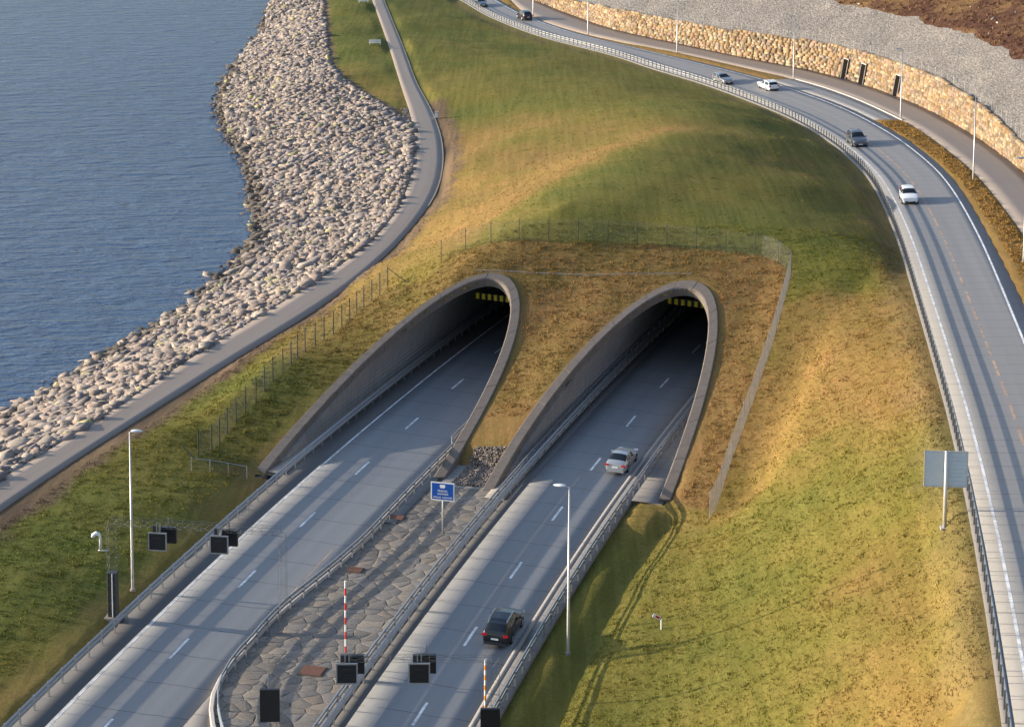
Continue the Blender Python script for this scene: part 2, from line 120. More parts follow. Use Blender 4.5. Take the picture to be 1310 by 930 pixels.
# ---------------------------------------------------------------- mesh helpers
COL = sc.collection
class MB:
    def __init__(s): s.v = []; s.f = []; s.m = []
    def quad(s, a, b, c, d, m=0):
        n = len(s.v); s.v += [tuple(a), tuple(b), tuple(c), tuple(d)]; s.f.append((n, n+1, n+2, n+3)); s.m.append(m)
    def box(s, c, d, rz=0., m=0, ax=None):
        """centre, full sizes, heading; ax = 3 axis vectors instead of a heading"""
        if ax is None: ax = (Vector((math.cos(rz), math.sin(rz), 0)), Vector((-math.sin(rz), math.cos(rz), 0)), Vector((0, 0, 1)))
        c = Vector(c); n = len(s.v)
        for k in range(8):
            s.v.append(tuple(c+ax[0]*d[0]*(.5 if k & 1 else -.5)+ax[1]*d[1]*(.5 if k & 2 else -.5)+ax[2]*d[2]*(.5 if k & 4 else -.5)))
        for q in ((0, 2, 3, 1), (4, 5, 7, 6), (0, 1, 5, 4), (2, 6, 7, 3), (0, 4, 6, 2), (1, 3, 7, 5)): s.f.append(tuple(n+i for i in q)); s.m.append(m)
    def tube(s, P, r, k=8, m=0, cap=True):
        P = [Vector(p) for p in P]; r = r if hasattr(r, '__len__') else [r]*len(P); n0 = len(s.v)
        for i, p in enumerate(P):
            t = (P[min(i+1, len(P)-1)]-P[max(i-1, 0)]).normalized()
            u = t.cross(Vector((0, 0, 1))); u = u.normalized() if u.length > 1e-3 else Vector((1, 0, 0)); v = t.cross(u)
            for j in range(k):
                a = 2*math.pi*j/k; s.v.append(tuple(p+(u*math.cos(a)+v*math.sin(a))*r[i]))
        for i in range(len(P)-1):
            for j in range(k):
                a, b = n0+i*k+j, n0+i*k+(j+1) % k; s.f.append((a, b, b+k, a+k)); s.m.append(m)
        if cap:
            s.f.append(tuple(n0+j for j in range(k))[::-1]); s.m.append(m); s.f.append(tuple(n0+(len(P)-1)*k+j for j in range(k))); s.m.append(m)
    def grid(s, rows, m=0):
        """rows of points -> quads"""
        n0 = len(s.v); w = len(rows[0])
        for r in rows: s.v += [tuple(map(float, p)) for p in r]
        for i in range(len(rows)-1):
            for j in range(w-1):
                a = n0+i*w+j; s.f.append((a, a+1, a+w+1, a+w)); s.m.append(m)
    def poly(s, top, thick, m=0):
        n = len(top); n0 = len(s.v)
        s.v += [tuple(p) for p in top]+[(p[0], p[1], p[2]-thick) for p in top]
        s.f.append(tuple(range(n0, n0+n))); s.m.append(m)
        for i in range(n):
            j = (i+1) % n; s.f.append((n0+i, n0+n+i, n0+n+j, n0+j)); s.m.append(m)
    def data(s, name, mats, smooth=False):
        me = bpy.data.meshes.new(name); me.from_pydata(s.v, [], s.f)
        mats = mats if isinstance(mats, (list, tuple)) else [mats]
        for q in mats: me.materials.append(q)
        if len(mats) > 1: me.polygons.foreach_set('material_index', s.m)
        if smooth: me.polygons.foreach_set('use_smooth', [True]*len(s.f))
        me.update(); return me
    def build(s, name, mats, parent=None, smooth=False, uv=None):
        return obj(name, s.data(name, mats, smooth), parent)
def obj(name, me, parent=None, loc=None, rz=None):
    o = bpy.data.objects.new(name, me); COL.objects.link(o)
    if loc is not None: o.location = loc
    if rz is not None: o.rotation_euler = (0, 0, rz)
    if parent is not None:
        o.parent = parent
    return o
def world_child(name, mb, mats, root, smooth=False):
    """mesh given in world coordinates under an unrotated root"""
    L = Vector(root.location)
    mb.v = [(v[0]-L.x, v[1]-L.y, v[2]-L.z) for v in mb.v]
    return mb.build(name, mats, root, smooth)
def tag(o, label=None, cat=None, group=None, kind=None):
    for k, v in (('label', label), ('category', cat), ('group', group), ('kind', kind)):
        if v: o[k] = v
    return o
def thing(name, label, cat, loc=(0, 0, 0), rz=0., group=None):
    o = bpy.data.objects.new(name, None); COL.objects.link(o); o.location = loc; o.rotation_euler = (0, 0, rz); o.empty_display_size = .3
    return tag(o, label, cat, group)
def dup(root, loc, rz, label, group=None):
    def rec(o, par):
        c = o.copy(); COL.objects.link(c)
        if par is not None: c.parent = par
        for ch in kids.get(o.name, []): rec(ch, c)
        return c
    kids = {}
    for q in bpy.data.objects:
        if q.parent: kids.setdefault(q.parent.name, []).append(q)
    c = rec(root, None); c.location = loc; c.rotation_euler = (0, 0, rz); c['label'] = label
    if group: c['group'] = group
    return c
def npmesh(name, V, F, mat, smooth=False, cols=None, fmat=None):
    me = bpy.data.meshes.new(name); V = np.asarray(V, np.float32); F = np.asarray(F, np.int32); k = F.shape[1]
    me.vertices.add(len(V)); me.vertices.foreach_set('co', V.ravel())
    me.loops.add(F.size); me.loops.foreach_set('vertex_index', F.ravel())
    me.polygons.add(len(F)); me.polygons.foreach_set('loop_start', np.arange(0, F.size, k, dtype=np.int32))
    me.polygons.foreach_set('loop_total', np.full(len(F), k, np.int32))
    if smooth: me.polygons.foreach_set('use_smooth', np.ones(len(F), bool))
    for q in (mat if isinstance(mat, (list, tuple)) else [mat]): me.materials.append(q)
    me.update(calc_edges=True)
    if fmat is not None: me.polygons.foreach_set('material_index', np.asarray(fmat, np.int32))
    if cols is not None:
        at = me.color_attributes.new('gcol', 'FLOAT_COLOR', 'POINT')
        c = np.ones((len(V), 4), np.float32); c[:, :3] = cols; at.data.foreach_set('color', c.ravel())
    return me
# ---------------------------------------------------------------- materials
class NM:
    """small node-building helper"""
    def __init__(s, name, rough=.8, metal=0., spec=.5):
        s.mat = bpy.data.materials.new(name); s.mat.use_nodes = True; s.t = s.mat.node_tree; s.b = s.t.nodes['Principled BSDF']
        s.b.inputs['Roughness'].default_value = rough; s.b.inputs['Metallic'].default_value = metal; s.b.inputs['Specular IOR Level'].default_value = spec
        s._co = None
    def n(s, ty, **k):
        q = s.t.nodes.new(ty)
        for a, v in k.items(): setattr(q, a, v)
        return q
    def link(s, a, b): s.t.links.new(a, b)
    def put(s, sock, v):
        if isinstance(v, bpy.types.NodeSocket): s.link(v, sock)
        else:
            if sock.type == 'RGBA' and len(v) == 3: v = (*v, 1)
            sock.default_value = v
    def co(s):
        if s._co is None: s._co = s.n('ShaderNodeNewGeometry').outputs['Position']
        return s._co
    def oco(s): return s.n('ShaderNodeTexCoord').outputs['Object']
    def map(s, v, scale=(1, 1, 1), rot=(0, 0, 0)):
        q = s.n('ShaderNodeMapping'); s.link(v, q.inputs[0]); q.inputs['Scale'].default_value = scale; q.inputs['Rotation'].default_value = rot; return q.outputs[0]
    def noise(s, scale, detail=4, rough=.55, v=None, dist=0.):
        q = s.n('ShaderNodeTexNoise'); s.link(v if v is not None else s.co(), q.inputs['Vector']); q.inputs['Scale'].default_value = scale; q.inputs['Detail'].default_value = detail; q.inputs['Roughness'].default_value = rough; q.inputs['Distortion'].default_value = dist; return q.outputs['Fac']
    def voro(s, scale, feat='F1', out='Distance', v=None):
        q = s.n('ShaderNodeTexVoronoi', feature=feat); s.link(v if v is not None else s.co(), q.inputs['Vector']); q.inputs['Scale'].default_value = scale; return q.outputs[out]
    def ramp(s, f, stops):
        q = s.n('ShaderNodeValToRGB'); s.link(f, q.inputs[0]); e = q.color_ramp.elements
        while len(e) < len(stops): e.new(.5)
        for k, (p, c) in enumerate(stops): e[k].position = p; e[k].color = (*c, 1) if hasattr(c, '__len__') else (c, c, c, 1)
        return q.outputs[0]
    def mix(s, f, a, b, mode='MIX'):
        q = s.n('ShaderNodeMix', data_type='RGBA', blend_type=mode); s.put(q.inputs[0], f); s.put(q.inputs[6], a); s.put(q.inputs[7], b); return q.outputs[2]
    def math(s, op, a, b=0.):
        q = s.n('ShaderNodeMath', operation=op); s.put(q.inputs[0], a); s.put(q.inputs[1], b); return q.outputs[0]
    def attr(s, name): return s.n('ShaderNodeAttribute', attribute_name=name).outputs['Color']
    def rand(s): return s.n('ShaderNodeObjectInfo').outputs['Random']
    def hsv(s, c, v=1., h=.5, sa=1.):
        q = s.n('ShaderNodeHueSaturation'); s.put(q.inputs['Color'], c); s.put(q.inputs['Value'], v); s.put(q.inputs['Hue'], h); s.put(q.inputs['Saturation'], sa); return q.outputs[0]
    def bump(s, h, d=.05, st=1.):
        q = s.n('ShaderNodeBump'); s.link(h, q.inputs['Height']); q.inputs['Distance'].default_value = d; q.inputs['Strength'].default_value = st; s.link(q.outputs[0], s.b.inputs['Normal']); return q.outputs[0]
    def color(s, c): s.put(s.b.inputs['Base Color'], c); return s
def flat(name, col, rough=.6, metal=0., var=.12, scale=3., spec=.5):
    m = NM(name, rough, metal, spec); f = m.noise(scale, 5, .6, m.oco())
    m.color(m.mix(f, tuple(c*(1-var*1.6) for c in col), tuple(min(1, c*(1+var*1.6)) for c in col))); return m.mat
M = {}
M['galv'] = flat('galvanised_steel', (.40, .41, .42), .42, .75, .15, 6)
M['doorbrown'] = flat('brown_black_door', (.008, .006, .005), 1., 0, .3, 3, .1)
M['pale_wire'] = flat('pale_weathered_wire', (.46, .42, .36), .8, .0, .1, 3)
M['dull'] = flat('dull_galvanised_lattice', (.16, .16, .15), .6, .5, .15, 6)
M['pole'] = flat('painted_pole', (.52, .50, .47), .45, .4, .08, 4)
M['darksteel'] = flat('dark_steel', (.05, .052, .055), .5, .4, .2, 5)
M['black'] = flat('black_panel', (.010, .011, .014), .45, 0, .3, 4)
M['white'] = flat('white_paint', (.72, .72, .70), .5, 0, .06, 5)
M['rust'] = flat('rusty_steel', (.15, .065, .040), .85, .1, .35, 6)
M['blue'] = flat('sign_blue', (.004, .075, .36), .4, 0, .05, 3)
M['red'] = flat('red_paint', (.55, .04, .025), .5, 0, .1, 5)
M['orange'] = flat('orange_paint', (.85, .27, .01), .5, 0, .1, 5)
M['yellow'] = flat('yellow_reflector', (.85, .62, .02), .5, 0, .08, 6)
M['rubber'] = flat('tyre_rubber', (.012, .012, .013), .8, 0, .2, 8)
M['rim'] = flat('alloy_rim', (.42, .43, .45), .35, .8, .1, 8)
M['wood'] = flat('weathered_wood', (.34, .30, .24), .8, 0, .2, 7)
M['glass'] = flat('dark_car_glass', (.012, .015, .02), .08, 0, .1, 2)
M['tail'] = flat('tail_lamp', (.5, .015, .02), .25, 0, .1, 9)
M['lens'] = flat('clear_lens', (.6, .62, .64), .15, .2, .05, 9)
M['greyback'] = flat('grey_sign_back', (.52, .58, .61), .5, .1, .06, 2)
def concrete(name, col, stain=.5, panel=0., rough=.85):
    m = NM(name, rough); p = m.co()
    a = m.noise(.9, 6, .62); b = m.noise(14, 5, .6); st = m.noise(1., 5, .65, m.map(p, (2.4, 2.4, .22)))
    c = m.mix(a, tuple(x*.72 for x in col), tuple(x*1.22 for x in col))
    c = m.mix(m.math('MULTIPLY', m.ramp(st, [(.45, 0.), (.72, 1.)]), stain), c, tuple(x*.45 for x in col))
    c = m.mix(.35, c, m.mix(b, tuple(x*.5 for x in col), tuple(x*1.5 for x in col)))
    m.color(c); m.bump(b, .01, .6); return m.mat
M['concrete'] = concrete('weathered_concrete', (.27, .235, .205), .5)
M['rimconc'] = concrete('collar_concrete', (.165, .135, .110), .6)
M['wallconc'] = concrete('lining_concrete', (.26, .235, .21), .8)
M['tunnel'] = concrete('tunnel_lining_dark', (.48, .43, .38), .6)
M['kerbw'] = concrete('pale_kerb_concrete', (.50, .45, .40), .2)
M['kerbg'] = concrete('grey_kerb_concrete', (.30, .275, .25), .3)
M['slab'] = concrete('slab_concrete', (.30, .26, .215), .3)
def asphalt(name, col, joints=(0., 0.), patch=.3):
    """uv.x = metres across, uv.y = metres along"""
    m = NM(name, .62, 0, .6)
    uv = m.n('ShaderNodeUVMap').outputs[0]; sx = m.n('ShaderNodeSeparateXYZ'); m.link(uv, sx.inputs[0])
    fine = m.noise(55, 3, .7); mid = m.noise(3.5, 5, .6); big = m.noise(1., 4, .6, m.map(uv, (.55, .045, 1)))
    tr = m.noise(1., 3, .5, m.map(uv, (1.0, .014, 1)))
    c = m.mix(mid, tuple(x*.86 for x in col), tuple(x*1.14 for x in col))
    c = m.mix(m.math('MULTIPLY', m.ramp(big, [(.3, 0.), (.7, 1.)]), patch), c, tuple(x*.62 for x in col))
    c = m.mix(m.math('MULTIPLY', m.ramp(tr, [(.35, 0.), (.65, 1.)]), .5), c, tuple(x*1.45 for x in col))
    c = m.mix(.5, c, m.mix(fine, tuple(x*.55 for x in col), tuple(x*1.45 for x in col)))
    # thin cross cracks
    if joints[0]:
        wob = m.math('ADD', sx.outputs[1], m.math('MULTIPLY', m.noise(.5, 2), .5))
        fr = m.math('FRACT', m.math('DIVIDE', wob, joints[0]))
        ln = m.math('LESS_THAN', fr, joints[1]/joints[0])
        brk = m.math('GREATER_THAN', m.noise(.35, 2, .5), .30)
        c = m.mix(m.math('MULTIPLY', m.math('MULTIPLY', ln, brk), .78), c, tuple(x*.30 for x in col))
    m.color(c); m.bump(fine, .006, .7)
    m.link(m.math('MULTIPLY_ADD' if False else 'ADD', m.math('MULTIPLY', big, .2), .5), m.b.inputs['Roughness'])
    return m.mat
M['asphalt'] = asphalt('highway_asphalt', (.182, .184, .186), (4.2, .085))
M['asphalt2'] = asphalt('upper_road_asphalt', (.215, .207, .197), (2.9, .075), .3)
M['shoulder'] = asphalt('dark_shoulder_asphalt', (.085, .078, .072), (4.2, .05))
M['shoulder2'] = asphalt('pale_shoulder_slabs', (.155, .142, .130), (2.9, .09), .2)
M['walk'] = asphalt('footpath_asphalt', (.215, .172, .138), (0, 0), .25)
M['path'] = asphalt('promenade_asphalt', (.225, .178, .140), (0, 0), .35)
m = NM('worn_road_paint', .6); f = m.noise(7, 5, .7); g = m.noise(1.1, 4, .6)
m.color(m.mix(m.ramp(m.math('ADD', m.math('MULTIPLY', f, .5), m.math('MULTIPLY', g, .5)), [(.42, 0.), (.56, 1.)]), (.42, .42, .42), (.82, .82, .80))); M['paint'] = m.mat
m = NM('faded_orange_paint', .6); f = m.noise(7, 5, .7); g = m.noise(.8, 4, .6)
m.color(m.mix(m.ramp(m.math('ADD', m.math('MULTIPLY', f, .5), m.math('MULTIPLY', g, .5)), [(.42, 0.), (.55, 1.)]), (.20, .175, .155), (.48, .31, .20))); M['paint_o'] = m.mat
# ground: colour of the turf comes with the mesh, grain from noise
m = NM('turf', .95, 0, .12)
base = m.attr('gcol'); n1 = m.noise(2.6, 6, .72); n2 = m.noise(.33, 5, .6); n3 = m.noise(12, 4, .7); n4 = m.noise(.11, 3, .5)
mow = m.noise(1., 3, .6, m.map(m.co(), (1.5, .06, .3), (0, 0, -.25)))
c = m.mix(m.ramp(n1, [(.28, 0.), (.72, 1.)]), m.mix(.5, base, (.020, .030, .006)), m.mix(.18, base, (.42, .34, .12)))
c = m.mix(m.math('MULTIPLY', m.ramp(n2, [(.38, 0.), (.68, 1.)]), .35), c, m.hsv(base, 1.25, .47, .95))
c = m.mix(m.math('MULTIPLY', m.ramp(n4, [(.4, 0.), (.65, 1.)]), .25), c, m.hsv(base, .8, .53, 1.))
c = m.mix(m.math('MULTIPLY', m.ramp(mow, [(.42, 0.), (.58, 1.)]), .6), c, m.hsv(base, .62, .51, 1.))
c = m.mix(m.ramp(n3, [(.3, 0.), (.7, 1.)]), m.hsv(c, .62), m.hsv(c, 1.3)); m.color(c)
hgt = m.math('ADD', m.math('MULTIPLY', n3, .35), m.math('ADD', n1, m.math('MULTIPLY', n2, .9)))
m.bump(hgt, .06, 1.); M['turf'] = m.mat
m = NM('grass_blades', .9, 0, .15); base = m.attr('gcol'); m.color(base); M['blade'] = m.mat
def stone(name, s1=1.5, rough=.85, bump=.05):
    m = NM(name, rough, 0, .3); f = m.noise(s1, 6, .65); g = m.noise(11, 5, .7)
    c = m.hsv(m.attr('gcol'), m.math('ADD', m.math('MULTIPLY', m.rand(), .2), .80))
    c = m.hsv(c, m.math('ADD', m.math('MULTIPLY', f, 1.3), .35)); c = m.hsv(c, m.math('ADD', m.math('MULTIPLY', g, .9), .55))
    m.color(c); m.bump(m.math('ADD', g, m.math('MULTIPLY', f, 1.5)), bump, .8); return m.mat
M['rock'] = stone('riprap_rock', 1.4, .85, .08); M['flag'] = stone('flagstone', 7., .9, .035); M['block'] = stone('wall_block', 2.2, .9, .05)
# the sea
m = NM('sea_water', .16, 0, .5); m.b.inputs['IOR'].default_value = 1.333
p = m.map(m.co(), (.38, 1, 1), (0, 0, R(-14)))
a = m.noise(.42, 4, .55, p, .4); b = m.noise(1.3, 4, .6, p, .3); d = m.noise(5.5, 3, .6, m.map(m.co(), (.7, 1, 1), (0, 0, R(-20)))); big = m.noise(.02, 3, .5)
m.color(m.mix(big, (.040, .088, .175), (.056, .112, .210)))
h = m.math('ADD', m.math('MULTIPLY', a, 1.5), m.math('ADD', m.math('MULTIPLY', b, .7), m.math('MULTIPLY', d, .13)))
m.bump(h, .8, 1.); M['sea'] = m.mat
# gravel slope and heather
m = NM('crushed_rock', .95, 0, .2); v = m.voro(2.8, out='Color'); e = m.voro(2.8, out='Distance'); g = m.noise(.16, 5, .6); k = m.noise(6, 4, .7)
c = m.mix(m.ramp(v, [(.1, 0.), (.9, 1.)]), (.23, .205, .18), (.42, .38, .335)); c = m.mix(m.ramp(g, [(.35, 0.), (.65, 1.)]), m.hsv(c, .78), c)
c = m.mix(m.ramp(e, [(.25, 0.), (.75, .75)]), c, (.12, .11, .10)); m.color(m.mix(.3, c, m.hsv(c, m.math('ADD', k, .4)))); m.bump(m.math('SUBTRACT', k, e), .13, 1.); M['gravel'] = m.mat
m = NM('heather', 1., 0, .1); a = m.noise(1.7, 6, .75); b = m.noise(.12, 5, .65); k = m.noise(7, 4, .7)
c = m.mix(m.ramp(a, [(.32, 0.), (.68, 1.)]), (.030, .014, .010), (.17, .085, .055)); c = m.mix(m.ramp(b, [(.48, 0.), (.66, 1.)]), c, m.mix(a, (.10, .06, .025), (.36, .22, .10)))
m.color(m.mix(.4, c, m.hsv(c, m.math('ADD', k, .4)))); m.bump(m.math('ADD', a, m.math('MULTIPLY', k, .3)), .5, 1.); M['heather'] = m.mat
m = NM('bare_soil', .95, 0, .15); a = m.noise(2.5, 6, .7); m.color(m.mix(a, (.07, .058, .048), (.16, .13, .105))); m.bump(a, .08); M['soil'] = m.mat
# ================================================================ TERRAIN
def tps_fit(P, lam=.6):
    n = len(P); c = P[:, :2].mean(0); S = 100.; q = (P[:, :2]-c)/S
    d2 = ((q[:, None]-q[None])**2).sum(2); K = .5*d2*np.log(d2+1e-12)+lam*1e-3*np.eye(n)
    B = np.c_[np.ones(n), q]; Am = np.block([[K, B], [B.T, np.zeros((3, 3))]])
    return c, S, q, np.linalg.lstsq(Am, np.r_[P[:, 2], 0, 0, 0], rcond=None)[0]
_tp = tps_fit(TPS)
def tps(x, y):
    c, S, q, wgt = _tp; X = (x-c[0])/S; Y = (y-c[1])/S; out = np.empty(len(x)); n = len(q)
    for k in range(0, len(x), 20000):
        d2 = (X[k:k+20000, None]-q[:, 0])**2+(Y[k:k+20000, None]-q[:, 1])**2
        out[k:k+20000] = (.5*d2*np.log(d2+1e-12))@wgt[:n]
    return out+wgt[n]+wgt[n+1]*X+wgt[n+2]*Y
RIP = np.vstack([WATER[:, :2]+[-3, 0], PATHL[::-1][:0, :2], PATHL[::-1, :2][:0]])
_jl = int(np.argmin(np.hypot(*(PATHL[:, :2]-CREST[-1, :2]).T)))
RIPPOLY = np.vstack([WATER[:, :2][::1]+[-4.5, 1.5], PATHL[::-1][:len(PATHL)-_jl, :2], CREST[::-1, :2]])
PATHPOLY = np.vstack([PATHL[:, :2], PATHR[::-1, :2]])
FENPOLY = np.vstack([FENCEL[::-1, :2], [[-9.5, 207.]], FENCET[:, :2], FENCER[1:-1, :2], [[15.2, 161.5]], [[11.8, 165.]], [[-24, 166]]])
nz = np.random.default_rng(3)
def vnoise(x, y, sc_, seed):
    """smooth value noise on a lattice"""
    g = np.random.default_rng(seed).random((128, 128)); X = x/sc_; Y = y/sc_; i = np.floor(X).astype(int); j = np.floor(Y).astype(int); u = X-i; v = Y-j; u = u*u*(3-2*u); v = v*v*(3-2*v)
    G = lambda a, b: g[a % 128, b % 128]
    return (G(i, j)*(1-u)+G(i+1, j)*u)*(1-v)+(G(i, j+1)*(1-u)+G(i+1, j+1)*u)*v
def height(x, y):
    x = np.asarray(x, float).ravel(); y = np.asarray(y, float).ravel()
    far = np.maximum(np.maximum(np.abs(x-0)-110, 0), np.maximum(y-480, 0)+np.maximum(80-y, 0))
    zt = tps(np.clip(x, -110, 110), np.clip(y, 80, 500))
    base = np.where(x < -60, -9., 4.+np.clip(x, 0, 200)*.03)
    k = sm(0, 60, far); z = zt*(1-k)+base*k
    z = z+(vnoise(x, y, 9., 1)-.5)*.22+(vnoise(x, y, 2.6, 2)-.5)*.10
    # keep the shore where it is
    _, dw, _ = near(WATER, x, y)      # WATER runs far -> near: land lies on its left
    z = np.where(dw > 0, np.minimum(z, SEA-.25*dw), z)
    # promenade
    zp_, dl, _ = near(PATHL, x, y); dr = near(PATHR, x, y)[1]; ins = inside(PATHPOLY, x, y)
    dp = np.where(ins, 0, np.minimum(np.abs(dl), np.abs(dr)))
    k = sm(1.8, .2, dp); z = z*(1-k)+(zp_-.07)*k
    # highway corridor, ditch, and the tilted face around the two mouths
    s, o = SO(x, y)
    dm = np.maximum(np.maximum(-31.4-o, o-12.6), 0)
    hf = mouthH(s, o)+.20*np.maximum(o-7.6, 0)-.40*sm(238, 262, s)*np.maximum(-22.8-o, 0)
    send = np.interp(o, [-28, -17], [267, 284])
    face = sm(5.5, 1., dm)*sm(224.5, 230, s)*(1-sm(-20, 2, s-send))
    zf = -.01*(y-120)+hf-.05
    lo = (1-sm(8.2, 12.6, o))*sm(7.2, 8.8, o)   # right flank stays low beside the leg
    z = z*(1-face)+zf*face
    ditch = np.exp(-((o-8.3)/1.3)**2)*sm(230, 224, s)
    z = z-ditch*.65
    apron = sm(4.5, 5.0, o)*sm(8.4, 7.7, o)*sm(222, 226, s)*sm(231, 229.8, s); z = z*(1-apron)+(HZ(x, y, o)+.0)*apron
    cor = np.minimum(sm(-25.2, -24.5, o), sm(5.65, 5.02, o))*sm(236, 228, s)
    cor = np.maximum(cor, np.minimum(sm(-25.2, -24.5, o), sm(8.4, 7.2, o))*sm(236, 231, s)*sm(229.6, 230.6, s))
    z = z*(1-cor)+(HZ(x, y, o)-.38)*cor
    # upper road
    zr_, dr_, ti = near(ROAD, x, y); t = np.interp(ti, np.arange(len(RT)), RT)
    tt = np.linspace(-60, TEND, 110); wo = np.interp(t, tt, [wall_o(q) for q in tt]); io = np.interp(t, tt, [walk_o(q) for q in tt])
    k = sm(-7.5, -5.0, dr_)*(1-sm(wo+3., wo+5., dr_))
    re_ = np.interp(t, [60, 120, 190, 222, 246, 275], [4.85, 5.0, 5.7, 6.2, 5.8, 4.85]); verge = sm(re_-.2, re_+.4, dr_)*sm(0., .7, io-dr_)
    bay = np.maximum(((t > 202) & (t < 246))*1., ((t > 75) & (t < 89))*1.); verge = verge*(1-bay)
    zu = zr_+.05*np.clip(dr_, -6, 6)-.14+verge*.26
    z = z*(1-k)+zu*k
    return z
def axis(a, b, st): return np.arange(a, b, st)
gx = np.r_[[-4000, -1500, -600, -300, -200, -150, -120, -100], axis(-90, -50, 1.6), axis(-50, 60, .62), axis(60, 112, 1.6), [118, 130, 160, 220, 300, 600, 1500, 4000]]
gy = np.r_[[-2000, -500, -100, 20, 60, 80, 90], axis(96, 232, .62), axis(232, 480, 1.1), axis(480, 560, 4), [580, 620, 700, 900, 1400, 2500, 5000]]
GX, GY = np.meshgrid(gx, gy); fx, fy = GX.ravel(), GY.ravel(); fz = height(fx, fy)
# colour of the turf at surveyed spots: x, y, dryness with mound shadow and sunlit ridge painted in, 0..1 (0 green, 1 straw)
def turf_col(x, y, z):
    c = TANP; d2 = (x[:, None]-c[:, 0])**2+(y[:, None]-c[:, 1])**2 if len(x) < 2000 else None
    dry_lit = np.empty(len(x))
    for k in range(0, len(x), 20000):
        X = x[k:k+20000, None]-c[:, 0]; Y = (y[k:k+20000, None]-c[:, 1])*.55; wgt = 1/(X*X+Y*Y+6.)**1.6
        dry_lit[k:k+20000] = (wgt@c[:, 2])/wgt.sum(1)
    fen = inside(FENPOLY, x, y)
    s, o = SO(x, y)
    dryf = np.interp(o, [-31.5, -27, -9, 12.6], [.58, .62, .72, .84])-.38*sm(256, 236, s)*sm(-24, -31, o)
    dry_lit = np.where(fen, dryf, dry_lit)
    dry_lit = np.clip((dry_lit-.45)*1.3+.52+(vnoise(x, y, 11, 11)-.5)*.35+(vnoise(x, y, 3.1, 12)-.5)*.28, 0, 1)
    g0, g1, g2 = np.array((.118, .138, .022)), np.array((.198, .165, .030)), np.array((.315, .188, .055))
    d = dry_lit[:, None]; col = np.where(d < .5, g0+(g1-g0)*d*2, g1+(g2-g1)*(d-.5)*2)
    # fenced, unmown face: redder
    col = np.where(fen[:, None], col*np.array((.84, .80, .92)), col)
    # earth strip beside the promenade
    dr = near(PATHR, x, y)[1]; b = sm(3.4, 1.6, np.abs(dr)+(vnoise(x, y, 1.7, 5)-.5)*1.6)*sm(-3, 3, 330-y)
    b2 = sm(1.3, .6, np.abs(near(CREST, x, y)[1]))
    b3 = sm(3.0, .8, np.abs(o-(-25.6))+(vnoise(x, y, 2.2, 6)-.5)*2)*.45*(s < 232)
    zr_, du, ti = near(ROAD, x, y); b4 = sm(3.2, .6, np.abs(du+5.2)+(vnoise(x, y, 2., 8)-.5)*1.6)*.55
    b5 = ((du > 0) & (du < 12))*.9
    for q, cc in ((b, (.165, .105, .070)), (b2, (.22, .14, .09)), (b3, (.22, .13, .05)), (b4, (.16, .115, .06)), (b5, (.32, .18, .055))):
        q = q[:, None]; col = col*(1-q)+np.array(cc)*q
    rp = inside(RIPPOLY, x, y) | (z < SEA+.6); col = np.where(rp[:, None], np.array((.14, .12, .10)), col)
    return col
# drop the faces that lie inside the two mouths
ny, nx = GX.shape
idx = np.arange(ny*nx).reshape(ny, nx); F = np.stack([idx[:-1, :-1], idx[:-1, 1:], idx[1:, 1:], idx[1:, :-1]], -1).reshape(-1, 4)
fs, fo = SO(fx, fy)
opn = np.zeros(len(fx), bool)
for k, p in PORT.items():
    aa = p['a']+.62; u = np.abs(fo-p['oc'])/aa; h = p['b']*np.clip(1-u**p['n'], 0, 1)**(1/p['n'])
    opn |= (u < 1) & (fs < rimS(p, fo, h)+.45) & (fs > rimS(p, fo, 0)-.2)
keep = ~opn[F].all(1)
# nothing of the sheet is needed inside the upper hillside (it has its own sheet)
me = npmesh('grass_slope', np.stack([fx, fy, fz], 1), F[keep], M['turf'], True, turf_col(fx, fy, fz))
g = obj('grass_slope', me); tag(g, kind='structure')
